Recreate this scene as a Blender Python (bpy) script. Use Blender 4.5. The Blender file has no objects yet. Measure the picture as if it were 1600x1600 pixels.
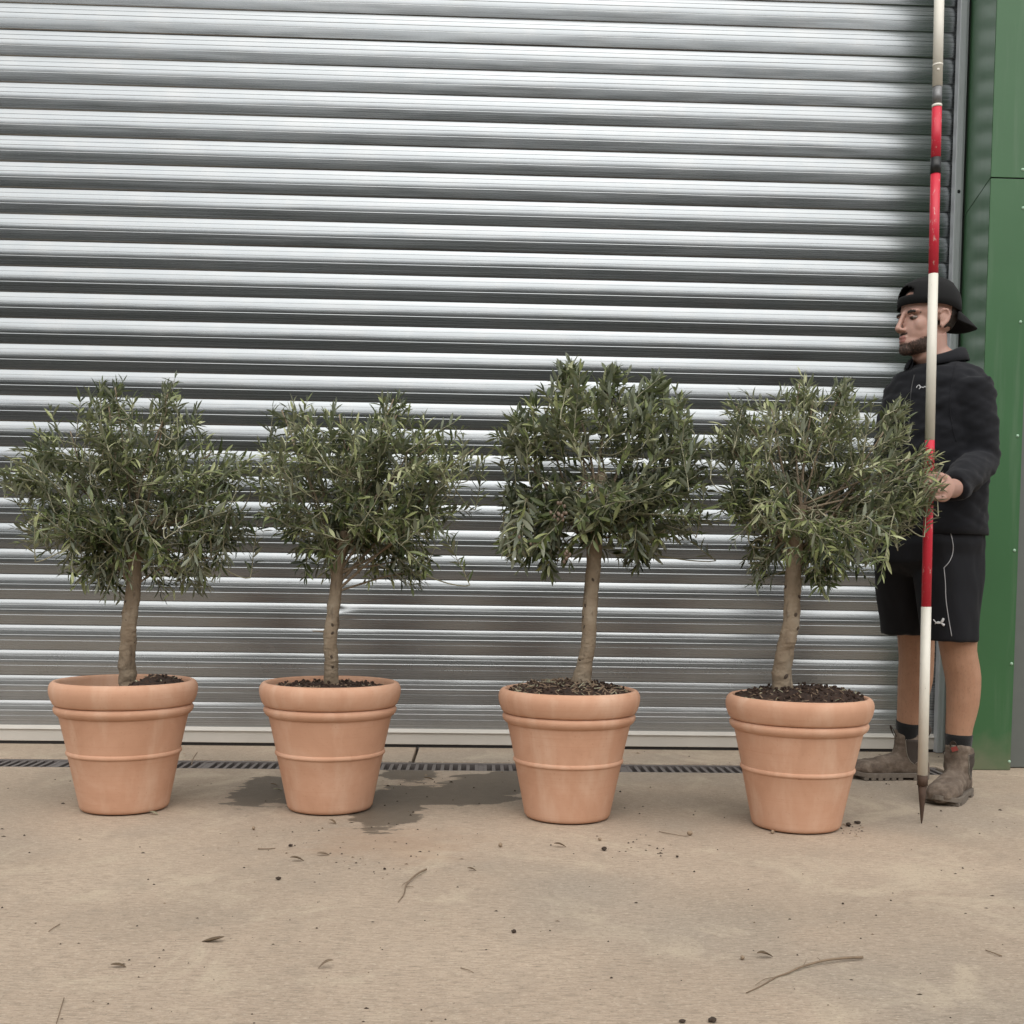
import bpy, bmesh, math, random
import numpy as np
from mathutils import Vector, Matrix, noise
from mathutils.bvhtree import BVHTree

S = bpy.context.scene
COL = S.collection
rad = math.radians

# ------------------------------------------------------------------ camera
F_PX, CY = 1710.34, 984.72                 # focal length and principal row of the 1600 px photograph
PITCH, ROLL, YAW = -0.0470, 0.0148, 0.0340
P = 0.105                                  # height of one shutter slat
CAM = Vector((0.0, -43.974 * P, 6.8116 * P))


def cam_axes():
    cy, sy = math.cos(YAW), math.sin(YAW)
    f = Vector((sy, cy, 0)); r = Vector((cy, -sy, 0)); u = Vector((0, 0, 1))
    cp, sp = math.cos(PITCH), math.sin(PITCH)
    f2 = f * cp + u * sp; u2 = u * cp - f * sp
    cr, sr = math.cos(ROLL), math.sin(ROLL)
    return r * cr + u2 * sr, u2 * cr - r * sr, f2


CR, CU, CF = cam_axes()
cd = bpy.data.cameras.new('camera')
cam = bpy.data.objects.new('camera', cd); COL.objects.link(cam)
cam.matrix_world = Matrix(((CR.x, CU.x, -CF.x, CAM.x), (CR.y, CU.y, -CF.y, CAM.y),
                           (CR.z, CU.z, -CF.z, CAM.z), (0, 0, 0, 1)))
cd.sensor_width = 36; cd.lens = 36 * F_PX / 1600
cd.shift_y = (CY - 800) / 1600
cd.clip_start = 0.05; cd.clip_end = 2000
S.camera = cam

# ------------------------------------------------------------------ sky, sun, exposure
SUN_EL, SUN_AZ = rad(50), rad(176)         # azimuth from north (+y) clockwise: behind the camera, to the right
W = bpy.data.worlds.new('World'); S.world = W; W.use_nodes = True
nt = W.node_tree; nt.nodes.clear()
sky = nt.nodes.new('ShaderNodeTexSky'); sky.sky_type = 'NISHITA'; sky.sun_disc = False
sky.sun_elevation = SUN_EL; sky.sun_rotation = SUN_AZ
sky.air_density = 1.0; sky.dust_density = 1.0; sky.ozone_density = 1.0
hs = nt.nodes.new('ShaderNodeHueSaturation'); hs.inputs['Saturation'].default_value = 0.14
bg = nt.nodes.new('ShaderNodeBackground'); bg.inputs['Strength'].default_value = 0.13
wo = nt.nodes.new('ShaderNodeOutputWorld')
nt.links.new(sky.outputs[0], hs.inputs['Color']); nt.links.new(hs.outputs[0], bg.inputs['Color'])
nt.links.new(bg.outputs[0], wo.inputs['Surface'])
sd = bpy.data.lights.new('sun', 'SUN'); sd.energy = 1.45; sd.angle = rad(95); sd.color = (1.0, 0.96, 0.90)
sun = bpy.data.objects.new('sun', sd); COL.objects.link(sun)
sdir = Vector((math.sin(SUN_AZ) * math.cos(SUN_EL), math.cos(SUN_AZ) * math.cos(SUN_EL), math.sin(SUN_EL)))
sun.rotation_euler = (-sdir).to_track_quat('-Z', 'Y').to_euler(); sun.location = (3, -8, 12)
S.view_settings.view_transform = 'Standard'; S.view_settings.look = 'None'
S.view_settings.exposure = 0.88; S.view_settings.gamma = 1.0; S.view_settings.use_curve_mapping = False
S.render.engine = 'CYCLES'

# ------------------------------------------------------------------ helpers


def ray(px, py):
    return CR * (px - 800) + CU * (CY - py) + CF * F_PX


def at(px, py, Y):                         # the point at depth Y that the photograph shows at px, py
    d = ray(px, py); return CAM + d * ((Y - CAM.y) / d.y)


def gnd(px, py, z=0.0):
    d = ray(px, py); return CAM + d * ((z - CAM.z) / d.z)


def pxm(Y):                                # pixels per metre at depth Y
    return F_PX / (Y - CAM.y)


def tag(o, label=None, cat=None, group=None, kind=None):
    if label: o['label'] = label
    if cat: o['category'] = cat
    if group: o['group'] = group
    if kind: o['kind'] = kind
    return o


def empty(name, loc, label, cat, group=None):
    o = bpy.data.objects.new(name, None); COL.objects.link(o); o.location = loc
    o.empty_display_size = 0.1
    return tag(o, label, cat, group)


def link(name, me, parent=None, mats=()):
    o = bpy.data.objects.new(name, me); COL.objects.link(o)
    for m in mats: me.materials.append(m)
    if parent is not None:
        o.parent = parent
        o.matrix_parent_inverse = Matrix.Translation(-parent.location)
    return o


def mesh(name, verts, faces, m=None, parent=None, smooth=False):
    me = bpy.data.meshes.new(name); me.from_pydata([tuple(v) for v in verts], [], faces); me.update()
    if smooth:
        me.polygons.foreach_set('use_smooth', [True] * len(me.polygons))
    return link(name, me, parent, [m] if m and not isinstance(m, (list, tuple)) else (m or []))


class MB:
    """collects shapes into one mesh"""
    def __init__(s): s.v = []; s.f = []; s.mi = []

    def add(s, v, f, mi=0):
        n = len(s.v); s.v += [tuple(x) for x in v]
        s.f += [tuple(i + n for i in q) for q in f]; s.mi += [mi] * len(f)

    def box(s, lo, hi, mi=0):
        x0, y0, z0 = lo; x1, y1, z1 = hi
        s.add([(x0, y0, z0), (x1, y0, z0), (x1, y1, z0), (x0, y1, z0), (x0, y0, z1), (x1, y0, z1), (x1, y1, z1), (x0, y1, z1)],
              [(0, 3, 2, 1), (4, 5, 6, 7), (0, 1, 5, 4), (1, 2, 6, 5), (2, 3, 7, 6), (3, 0, 4, 7)], mi)

    def tube(s, pts, rads, n=8, mi=0, cap=True):
        pts = [Vector(p) for p in pts]; k = len(pts)
        if not hasattr(rads, '__len__'): rads = [rads] * k
        v = []; ref = None
        for i, p in enumerate(pts):
            t = (pts[min(i + 1, k - 1)] - pts[max(i - 1, 0)]).normalized()
            if ref is None:
                ref = Vector((0, 0, 1)) if abs(t.z) < .9 else Vector((1, 0, 0))
            a = (ref - t * ref.dot(t)).normalized(); b = t.cross(a); ref = a
            for j in range(n):
                q = 2 * math.pi * j / n
                v.append(p + (a * math.cos(q) + b * math.sin(q)) * rads[i])
        f = [(i * n + j, i * n + (j + 1) % n, (i + 1) * n + (j + 1) % n, (i + 1) * n + j) for i in range(k - 1) for j in range(n)]
        if cap: f += [tuple(range(n))[::-1], tuple(range((k - 1) * n, k * n))]
        s.add(v, f, mi)

    def ball(s, c, r, rot=None, nu=20, nv=12, mi=0):
        c = Vector(c); r = Vector(r) if hasattr(r, '__len__') else Vector((r, r, r)); v = []
        for i in range(nv + 1):
            a = math.pi * i / nv
            for j in range(nu):
                b = 2 * math.pi * j / nu
                q = Vector((math.sin(a) * math.cos(b) * r.x, math.sin(a) * math.sin(b) * r.y, math.cos(a) * r.z))
                v.append(c + (rot @ q if rot else q))
        f = [(i * nu + j, (i + 1) * nu + j, (i + 1) * nu + (j + 1) % nu, i * nu + (j + 1) % nu) for i in range(nv) for j in range(nu)]
        s.add(v, f, mi)

    def loft(s, rings, mi=0, cap=True):
        n = len(rings[0]); v = [p for r in rings for p in r]
        f = [(i * n + j, i * n + (j + 1) % n, (i + 1) * n + (j + 1) % n, (i + 1) * n + j) for i in range(len(rings) - 1) for j in range(n)]
        if cap: f += [tuple(range(n))[::-1], tuple(range((len(rings) - 1) * n, len(rings) * n))]
        s.add(v, f, mi)

    def build(s, name, m, parent=None, smooth=False, bevel=0, wn=False):
        o = mesh(name, s.v, s.f, m, parent, smooth)
        if any(s.mi): o.data.polygons.foreach_set('material_index', s.mi)
        bm = bmesh.new(); bm.from_mesh(o.data)
        bmesh.ops.remove_doubles(bm, verts=bm.verts, dist=1e-6)
        bmesh.ops.recalc_face_normals(bm, faces=bm.faces); bm.to_mesh(o.data); bm.free()
        if bevel:
            b = o.modifiers.new('bevel', 'BEVEL'); b.width = bevel; b.segments = 2; b.limit_method = 'ANGLE'
        return o


def catmull(pts, sub=6):
    pts = [Vector(p) for p in pts]; out = []
    for i in range(len(pts) - 1):
        p0 = pts[max(i - 1, 0)]; p1 = pts[i]; p2 = pts[i + 1]; p3 = pts[min(i + 2, len(pts) - 1)]
        for k in range(sub):
            t = k / sub
            out.append(0.5 * (2 * p1 + (p2 - p0) * t + (2 * p0 - 5 * p1 + 4 * p2 - p3) * t * t + (3 * p1 - p0 - 3 * p2 + p3) * t ** 3))
    return out + [pts[-1]]


def lathe(name, prof, m, parent=None, n=96, loc=(0, 0, 0), wob=0.0, seed=0):
    v = []; f = []
    for r, z in prof:
        for j in range(n):
            a = 2 * math.pi * j / n
            w = 1 + wob * noise.noise(Vector((math.cos(a) * 1.3 + seed, math.sin(a) * 1.3, z * 3)))
            v.append((loc[0] + r * w * math.cos(a), loc[1] + r * w * math.sin(a), loc[2] + z))
    for i in range(len(prof) - 1):
        for j in range(n):
            f.append((i * n + j, i * n + (j + 1) % n, (i + 1) * n + (j + 1) % n, (i + 1) * n + j))
    return mesh(name, v, f, m, parent, True)


def remesh(mb, name, m, parent, voxel=0.004, smooth=6, fac=0.5, post=None):
    """melt overlapping closed shapes into one continuous surface"""
    o = mesh(name, mb.v, mb.f)
    r = o.modifiers.new('r', 'REMESH'); r.mode = 'VOXEL'; r.voxel_size = voxel; r.use_smooth_shade = True
    if smooth:
        sm = o.modifiers.new('s', 'SMOOTH'); sm.iterations = smooth; sm.factor = fac
    dg = bpy.context.evaluated_depsgraph_get(); dg.update()
    me = bpy.data.meshes.new_from_object(o.evaluated_get(dg))
    bpy.data.objects.remove(o)
    me.name = name
    if post: post(me)
    me.polygons.foreach_set('use_smooth', [True] * len(me.polygons))
    while me.materials: me.materials.pop()
    return link(name, me, parent, [m] if not isinstance(m, (list, tuple)) else m)


# ------------------------------------------------------------------ node helpers
class NT:
    def __init__(s, name):
        s.m = bpy.data.materials.new(name); s.m.use_nodes = True
        s.t = s.m.node_tree; s.b = s.t.nodes['Principled BSDF']

    def n(s, typ, **kw):
        o = s.t.nodes.new('ShaderNode' + typ)
        for k, v in kw.items(): setattr(o, k, v)
        return o

    def l(s, a, b): s.t.links.new(a, b)

    def set(s, **kw):
        for k, v in kw.items():
            k = k.replace('_', ' ')
            if k in s.b.inputs:
                i = s.b.inputs[k]; i.default_value = (*v, 1) if hasattr(v, '__len__') and len(v) == 3 and i.type == 'RGBA' else v
        return s

    def coord(s, scale=(1, 1, 1), kind='Object'):
        tc = s.n('TexCoord'); mp = s.n('Mapping'); mp.inputs['Scale'].default_value = scale
        s.l(tc.outputs[kind], mp.inputs['Vector']); return mp.outputs[0]

    def noise(s, vec, scale, detail=4, rough=.55, dist=0):
        o = s.n('TexNoise'); s.l(vec, o.inputs['Vector']); o.inputs['Scale'].default_value = scale
        o.inputs['Detail'].default_value = detail; o.inputs['Roughness'].default_value = rough
        o.inputs['Distortion'].default_value = dist; return o.outputs['Fac']

    def ramp(s, fac, stops):
        o = s.n('ValToRGB'); e = o.color_ramp.elements
        while len(e) < len(stops): e.new(.5)
        for i, (p, c) in enumerate(stops):
            e[i].position = p; e[i].color = (*c, 1) if hasattr(c, '__len__') else (c, c, c, 1)
        s.l(fac, o.inputs[0]); return o.outputs[0]

    def mix(s, fac, a, b, mode='MIX'):
        o = s.n('Mix', data_type='RGBA', blend_type=mode)
        if isinstance(fac, (int, float)): o.inputs[0].default_value = fac
        else: s.l(fac, o.inputs[0])
        for sock, v in ((o.inputs[6], a), (o.inputs[7], b)):
            if hasattr(v, 'is_linked'): s.l(v, sock)
            else: sock.default_value = (*v, 1) if hasattr(v, '__len__') else (v, v, v, 1)
        return o.outputs[2]

    def math(s, op, a, b=0.0):
        o = s.n('Math', operation=op)
        for i, v in enumerate((a, b)):
            if hasattr(v, 'is_linked'): s.l(v, o.inputs[i])
            else: o.inputs[i].default_value = v
        return o.outputs[0]

    def bump(s, h, strength=.3, dist=.01):
        o = s.n('Bump'); o.inputs['Strength'].default_value = strength; o.inputs['Distance'].default_value = dist
        s.l(h, o.inputs['Height']); s.l(o.outputs[0], s.b.inputs['Normal']); return o

    def base(s, c): s.l(c, s.b.inputs['Base Color']); return s
    def rough(s, c): s.l(c, s.b.inputs['Roughness']); return s


def plain(name, col, rough=.6, metal=0.0, var=.15, scale=20, bump=0.0, bscale=200, spec=.5):
    t = NT(name); v = t.coord(); f = t.noise(v, scale)
    c = t.mix(f, tuple(x * (1 - var) for x in col), tuple(min(1, x * (1 + var)) for x in col))
    t.base(c).set(Roughness=rough, Metallic=metal); t.b.inputs['Specular IOR Level'].default_value = spec
    if bump: t.bump(t.noise(v, bscale), bump, .002)
    return t.m

# ------------------------------------------------------------------ materials of the setting


def mat_concrete():
    t = NT('brushed_concrete'); v = t.coord()
    st = t.noise(t.coord((26, 150, 1)), 1.0, 8, .78)
    st2 = t.noise(t.coord((70, 270, 1)), 1.0, 5, .75)
    big = t.noise(v, 1.3, 5, .6, .4); mid = t.noise(v, 7, 6, .65); fine = t.noise(v, 160, 4, .7)
    c = t.ramp(big, [(.30, (.320, .258, .195)), (.5, (.408, .319, .238)), (.72, (.475, .376, .282))])
    c = t.mix(t.ramp(t.noise(v, .9, 4, .5), [(.48, 0), (.64, .7)]), c, (.315, .272, .220))
    c = t.mix(t.ramp(st, [(.38, .75), (.53, 0)]), c, (.215, .172, .128))
    c = t.mix(t.ramp(st2, [(.53, 0), (.68, .8)]), c, (.60, .51, .40))
    c = t.mix(t.ramp(mid, [(.54, 0), (.72, .45)]), c, (.295, .245, .19)); c = t.mix(t.ramp(t.noise(v, 3.1, 6, .7, .8), [(.54, 0), (.66, .5)]), c, (.51, .425, .315))
    c = t.mix(t.ramp(fine, [(.33, .65), (.45, 0)]), c, (.19, .155, .115))
    # reddish silt washed out below the second pot
    g = gnd(630, 1312)

    def blob(px, py, rx, ry):
        q = gnd(px, py)
        sub = t.n('VectorMath', operation='SUBTRACT'); t.l(v, sub.inputs[0]); sub.inputs[1].default_value = (q.x, q.y, 0)
        dv = t.n('VectorMath', operation='DIVIDE'); t.l(sub.outputs[0], dv.inputs[0]); dv.inputs[1].default_value = (rx, ry, 1)
        ln = t.n('VectorMath', operation='LENGTH'); t.l(dv.outputs[0], ln.inputs[0]); return ln.outputs['Value']
    edge = t.math('MULTIPLY', t.math('SUBTRACT', t.noise(t.coord((1, 2.2, 1)), 5, 6, .68), .5), 2.3)
    sil = t.math('ADD', blob(610, 1318, .30, .26), edge)
    c = t.mix(t.ramp(sil, [(.2, .42), (1.2, 0)]), c, (.33, .215, .14))
    wet = None
    for b in ((408, 1240, .095, .24), (425, 1225, .10, .18), (500, 1240, .17, .22), (690, 1243, .235, .17), (610, 1258, .105, .36), (765, 1226, .16, .21), (800, 1216, .10, .20), (640, 1208, .10, .2)):
        d = blob(*b); wet = d if wet is None else t.math('MINIMUM', wet, d)
    wet = t.math('ADD', wet, edge)
    wm = t.ramp(wet, [(.90, 1), (.99, .8), (1.045, 0)])
    dark = t.mix(t.noise(v, 22, 5), (.086, .069, .050), (.150, .121, .089))
    c = t.mix(t.math('MULTIPLY', wm, .93), c, dark)
    t.base(c); t.rough(t.mix(wm, .9, .62)); t.b.inputs['Specular IOR Level'].default_value = .3
    h = t.math('ADD', t.math('MULTIPLY', st, .6), t.math('ADD', t.math('MULTIPLY', fine, .5), t.math('MULTIPLY', st2, .5)))
    t.bump(h, .6, .004)
    return t.m


def mat_slat():
    t = NT('mill_finish_aluminium')
    oi = t.n('ObjectInfo'); tc = t.n('TexCoord'); ad = t.n('VectorMath', operation='ADD')
    cx = t.n('CombineXYZ'); t.l(t.math('MULTIPLY', oi.outputs['Random'], 37), cx.inputs[0]); t.l(t.math('MULTIPLY', oi.outputs['Random'], 11), cx.inputs[2])
    t.l(tc.outputs['Object'], ad.inputs[0]); t.l(cx.outputs[0], ad.inputs[1])

    def c(scale):
        mp = t.n('Mapping'); mp.inputs['Scale'].default_value = scale; t.l(ad.outputs[0], mp.inputs[0]); return mp.outputs[0]
    st = t.noise(c((.9, 60, 900)), 1, 4, .6); wav = t.noise(c((1.4, 4, 9)), 1, 2, .5)
    scr = t.noise(c((9, 60, 420)), 1, 5, .75); patch = t.noise(c((2.3, 3, 14)), 1, 3, .6)
    base = t.ramp(st, [(.3, (.235, .250, .256)), (.7, (.292, .307, .314))])
    sm = t.math('MULTIPLY', t.ramp(scr, [(.60, 0), (.70, 1)]), t.ramp(patch, [(.54, 0), (.66, .75)]))
    base = t.mix(sm, base, (.21, .215, .215))
    dust = t.noise(c((5, 5, 5)), 1, 5, .7)
    base = t.mix(t.ramp(dust, [(.45, 0), (.8, .30)]), base, (.37, .355, .335))
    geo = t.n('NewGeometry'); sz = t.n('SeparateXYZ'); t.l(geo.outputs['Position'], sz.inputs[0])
    low_reflection = t.ramp(t.math('ADD', sz.outputs[2], t.math('MULTIPLY', t.math('SUBTRACT', dust, .5), .5)), [(.05, .46), (.35, .26), (.85, 0)])  # paler, less metallic towards the ground: lighter reflections painted into the lower slats
    base = t.mix(low_reflection, base, (.46, .455, .44))
    t.base(base); t.l(t.math('SUBTRACT', 1.0, low_reflection), t.b.inputs['Metallic'])
    t.rough(t.mix(sm, t.ramp(st, [(.3, .21), (.7, .32)]), .5))
    h = t.math('ADD', t.math('MULTIPLY', wav, 3.5), t.math('MULTIPLY', st, .012))
    t.bump(h, .28, .0025)
    return t.m


def mat_green(name, col, rough):
    t = NT(name); v = t.coord()
    f = t.noise(v, 3.5, 4); st = t.noise(t.coord((18, 18, 1.2)), 1, 5, .6)
    c = t.mix(f, tuple(x * .9 for x in col), tuple(x * 1.1 for x in col))
    c = t.mix(t.ramp(st, [(.54, 0), (.8, .22)]), c, (.22, .25, .2))
    sx = t.n('SeparateXYZ'); t.l(v, sx.inputs[0]); low = t.ramp(t.math('ADD', sx.outputs[2], t.math('MULTIPLY', t.math('SUBTRACT', t.noise(v, 11, 5), .5), .22)), [(.0, .55), (.17, 0)])
    c = t.mix(low, c, (.20, .175, .125))
    t.base(c).set(Roughness=rough); t.b.inputs['Specular IOR Level'].default_value = .35 if rough > .35 else .6
    t.b.inputs['Coat Weight'].default_value = .04; t.b.inputs['Coat Roughness'].default_value = .15
    t.bump(t.noise(t.coord((2, 2, 1)), 2.2, 2), .12, .02)
    return t.m


M = {}
M['concrete'] = mat_concrete()
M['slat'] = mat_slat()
M['green'] = mat_green('green_coated_steel', (.042, .118, .046), .40)
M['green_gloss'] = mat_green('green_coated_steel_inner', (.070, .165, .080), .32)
M['cladding'] = plain('grey_cladding', (.115, .125, .115), .45, var=.08)
M['rail'] = plain('painted_rail', (.52, .49, .44), .5, .0, .10, 9, .15, 90)
M['seal'] = plain('black_rubber', (.012, .010, .009), .75)
M['guide'] = plain('grey_aluminium_guide', (.46, .48, .49), .5, .3, .08, 6)
M['dark'] = plain('dark_recess', (.010, .011, .010), .8)
M['screw'] = plain('green_screw_cap', (.30, .46, .33), .35, 0, .1)
M['iron'] = plain('galvanised_grate', (.165, .145, .135), .6, .35, .25, 60, .3, 300)
M['asphalt'] = plain('yard_surface', (.105, .100, .092), .9, 0, .25, 2, .4, 60)
M['hedge'] = plain('distant_foliage', (.105, .112, .085), .9, 0, .5, 4)

# ------------------------------------------------------------------ ground
DOOR_R = 18.727 * P + .022                 # right end of the shutter, behind the guide
dg0 = gnd(700, 1190.5).y; dg1 = gnd(700, 1203.5).y   # far and near edge of the drain
jx = gnd(649, 1178).x                      # joint in the slab behind the drain


DX = gnd(1478, 1205).x                     # the drain ends beside the man's near boot


def slab(name, x0, x1, y0, y1, nx=1, ny=1, top=0.0, depth=.10):
    b = MB(); b.box((x0, y0, -depth), (x1, y1, top))
    o = b.build(name, M['concrete'], None, bevel=.004); return tag(o, kind='structure')


mesh_g = mesh('ground', [(-400, -600, -.13), (400, -600, -.13), (400, 400, -.13), (-400, 400, -.13)], [(0, 1, 2, 3)], M['asphalt'])
tag(mesh_g, kind='structure')
slab('concrete_threshold', -6, jx - .006, dg0 + .006, .16)
slab('concrete_threshold', jx + .006, 8, dg0 + .006, .16)
slab('concrete_infill', DX + .004, 8, dg1, dg0 + .002)
slab('concrete_apron', -9, 11, -4.0, dg1 - .004)
y_ = mesh('yard', [(-60, -60, -.03), (60, -60, -.03), (60, -4.02, -.03), (-60, -4.02, -.03)], [(0, 1, 2, 3)], M['asphalt'])
tag(y_, kind='structure')

# far row of trees across the yard, seen only as the dark band in the shutter's reflections
rng = random.Random(5)
b = MB(); nx = 90; nz = 10; vv = []
for i in range(nx + 1):
    x = -60 + 120 * i / nx
    top = 10.4 + 1.9 * noise.noise(Vector((x * .12, 3, 0))) + .9 * noise.noise(Vector((x * .5, 7, 0)))
    for k in range(nz + 1):
        z = top * k / nz
        vv.append((x, -27 + 1.2 * noise.noise(Vector((x * .4, z * .5, 1))) + 1.5 * (k / nz) ** 3, z - .1))
ff = [(i * (nz + 1) + k, (i + 1) * (nz + 1) + k, (i + 1) * (nz + 1) + k + 1, i * (nz + 1) + k + 1) for i in range(nx) for k in range(nz)]
n0 = len(vv)
vv += [(x, y - 6, z) for x, y, z in vv]
ff += [tuple(q + n0 for q in f[::-1]) for f in ff]
ff += [(i * (nz + 1) + nz, (i + 1) * (nz + 1) + nz, n0 + (i + 1) * (nz + 1) + nz, n0 + i * (nz + 1) + nz) for i in range(nx)]
b.add(vv, ff)
tag(b.build('far_trees', M['hedge'], None, True), kind='stuff')

# drain: frame plus one bar for each gap, in half metre grates
dr = empty('drain_channel', (0, (dg0 + dg1) / 2, 0), 'long slotted metal drain set in the concrete in front of the shutter', 'drain')
b = MB()
b.box((-3.2, dg1, -.06), (DX, dg1 + .022, -.004)); b.box((-3.2, dg0 - .022, -.06), (DX, dg0, -.004))
b.build('frame', M['iron'], dr)
b = MB(); b.box((-3.2, dg1 + .003, -.115), (DX, dg0 - .003, -.075)); b.build('channel_floor', M['dark'], dr)
b = MB(); w = .0065
b.box((-w, dg1 + .0225, -.03), (w, dg0 - .0225, -.006)); bar0 = b.build('bar', M['iron'], dr)
p_x = (gnd(698, 1197).x - gnd(604, 1197).x) / 7.0
first = True; k = 0; x = gnd(604, 1197).x - 92 * p_x + p_x / 2
locks = [gnd(q, 1197).x for q in (83, 312, 527, 751, 969, 1190)]
while x < DX - .02 and k < 260:
    nearlock = any(abs(x + p_x * .5 - L) < p_x * .5 for L in locks)
    if first: bar0.location.x = x; first = False
    else:
        o = bar0.copy(); COL.objects.link(o); o.location.x = x
    if nearlock:
        b = MB(); b.box((x + w + .0005, dg1 + .03, -.031), (x + p_x - w - .0005, dg0 - .028, -.007)); b.build('lock_plate', M['iron'], dr)
    x += p_x; k += 1

# ------------------------------------------------------------------ roller shutter
X0 = -3.3
zr = (21.9297 - 28) * P + CAM.z            # top of the bottom rail
sh = empty('roller_shutter', ((X0 + DOOR_R) / 2, 0, 0), 'tall ribbed aluminium roller shutter closed behind the potted trees', 'roller shutter')


def slat_profile():
    grooves = ((.235, .007, .010, .0004), (.415, .008, .016, .0007), (.63, .008, .020, .0007))
    ts = set(np.linspace(0, 1, 49).round(5)) | {.01, .03, .05}
    for t0, wd, wu, dp in grooves: ts |= {t0 - wd, t0, t0 + wu}
    ts = sorted(ts); pts = []; y = 0.0; last = 0
    key = [(0, 62), (.03, 30), (.06, 21), (.18, 11), (.47, 2.2), (.58, -3.2), (.66, -5.0), (1, -7.2)]
    for t in ts:
        a = np.interp((t + last) / 2, [q[0] for q in key], [q[1] for q in key])
        y -= math.tan(rad(a)) * P * (t - last); last = t
        g = 0
        for t0, wd, wu, dp in grooves:
            if t0 - wd < t <= t0: g = max(g, dp * (t - t0 + wd) / wd)
            elif t0 < t < t0 + wu: g = max(g, dp * (t0 + wu - t) / wu)
        pts.append((y + g, -t * P))
    yb = pts[-1][0]
    pts += [(yb + .003, -P - .003), (yb + .012, -P - .002)]
    return [(.004, .006)] + pts


def slat_mesh(name, dent=None):
    pr = slat_profile(); xs = [X0, DOOR_R]
    if dent:
        xs = [X0] + [dent + (q - 10) * .011 for q in range(21)] + [DOOR_R]
    v = []
    for xx in xs:
        for yy, zz in pr:
            d = 0
            if dent: d = .0045 * math.exp(-((xx - dent) / .028) ** 2 - ((zz + .030) / .016) ** 2) - .003 * math.exp(-((xx - dent - .03) / .05) ** 2 - ((zz + .045) / .02) ** 2)
            v.append((xx, yy + d, zz))
    n = len(pr)
    f = [(i * n + k, i * n + k + 1, (i + 1) * n + k + 1, (i + 1) * n + k) for i in range(len(xs) - 1) for k in range(n - 1)]
    return v, f


v, f = slat_mesh('slat')
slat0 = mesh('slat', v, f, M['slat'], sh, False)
for pl in slat0.data.polygons: pl.use_smooth = True
slat0.data.set_sharp_from_angle(angle=rad(14))
r = random.Random(3); dent_x = at(527, 950, 0).x
for k in range(27, -12, -1):
    z = (21.9297 - k) * P + CAM.z
    if k == 23:
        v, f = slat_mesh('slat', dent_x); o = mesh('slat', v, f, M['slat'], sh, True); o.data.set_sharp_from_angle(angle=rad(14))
        o['label'] = 'slat with a small dent behind the second trunk'
    elif k == 27: o = slat0
    else:
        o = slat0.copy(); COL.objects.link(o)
    o.location = (0, r.uniform(-.0006, .0006), z); o.rotation_euler.x = rad(r.uniform(-.55, .55))
# bottom rail: an angle whose top ledge catches the sky
b = MB()
b.box((X0, -.030, .013), (DOOR_R, .012, zr - .0168)); b.loft([[Vector((x_, -.036, zr - .0165)), Vector((x_, -.036, zr - .0125)), Vector((x_, -.014, zr - .001)), Vector((x_, .008, zr - .001)), Vector((x_, .008, zr - .0165))] for x_ in (X0, DOOR_R)])
b.build('bottom_rail', M['rail'], sh, bevel=.002)
b = MB(); b.box((X0, -.026, .0005), (DOOR_R, .008, .0127)); b.build('bottom_seal', M['seal'], sh)
# guide channel at the right end
gx = 18.727 * P
b = MB()
b.box((gx + .012, -.055, .003), (gx + .030, .05, 4.25)); b.box((gx, -.058, .003), (gx + .0118, -.022, 4.25)); b.box((gx + .0302, -.040, .003), (gx + .044, .05, 4.25))
b.build('guide_rail', M['guide'], sh, bevel=.002)
b = MB(); b.box((gx + .0442, -.02, .003), (gx + .060, .05, 4.25)); b.build('guide_gap', M['dark'], sh)

# ------------------------------------------------------------------ green door post and wall
JY = -.46
px0 = at(1547.5, 278, JY).x                  # front edge of the reveal
rx = gx + .060
fx1 = at(1610, 300, JY).x
zs = at(1545, 278, JY).z
po = empty('door_post', (px0 + .05, JY, 0), 'green coated steel door post to the right of the shutter, behind the man', 'door post')
ztop = 4.6


def reveal(name, z0, z1, dz):
    b = MB(); t_ = .003
    # the inner face runs from the guide out to the front edge; its seam drops towards the shutter
    p = [(rx, -.012, z0 + (dz if z0 > 1 else 0)), (px0, JY, z0), (px0, JY, z1), (rx, -.012, z1 + (dz if z1 < 4 else 0))]
    q = [(a + .004, c + .002, d) for a, c, d in p]
    b.add(p + q, [(0, 1, 2, 3), (7, 6, 5, 4), (0, 4, 5, 1), (1, 5, 6, 2), (2, 6, 7, 3), (3, 7, 4, 0)])
    return b.build(name, M['green_gloss'], po)


reveal('reveal_panel', .002, zs - .0025, 0.0); reveal('reveal_panel', zs + .0025, ztop, 0.0)
for z0, z1 in ((.002, zs - .0025), (zs + .0025, ztop)):
    b = MB(); b.box((px0 + .0005, JY - .004, z0), (fx1, JY - .0005, z1)); b.build('front_panel', M['green'], po, bevel=.001)
b = MB(); b.box((px0 + .006, JY + .0005, .001), (fx1 - .004, JY + .01, ztop)); b.build('core', M['dark'], po)
b = MB(); b.box((fx1 + .0005, JY + .002, .002), (fx1 + .004, -.02, ztop)); b.build('return_edge', M['green'], po)
for (sx, sy) in ((1598, 265), (1598.5, 325), (1594.5, 503), (1590, 681), (1585, 860), (1580.5, 1037), (1577, 1208)):
    c = at(sx, min(sy, 1190), JY - .004)
    b = MB(); b.ball((c.x, c.y, c.z), (.0062, .0045, .0062), nu=10, nv=6); b.build('screw', M['screw'], po, True)
c = at(1499, 300, -.05)
b = MB(); b.ball((c.x - .004, c.y, c.z), (.009, .008, .011), nu=10, nv=6); b.build('plug', M['dark'], po, True)

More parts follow.
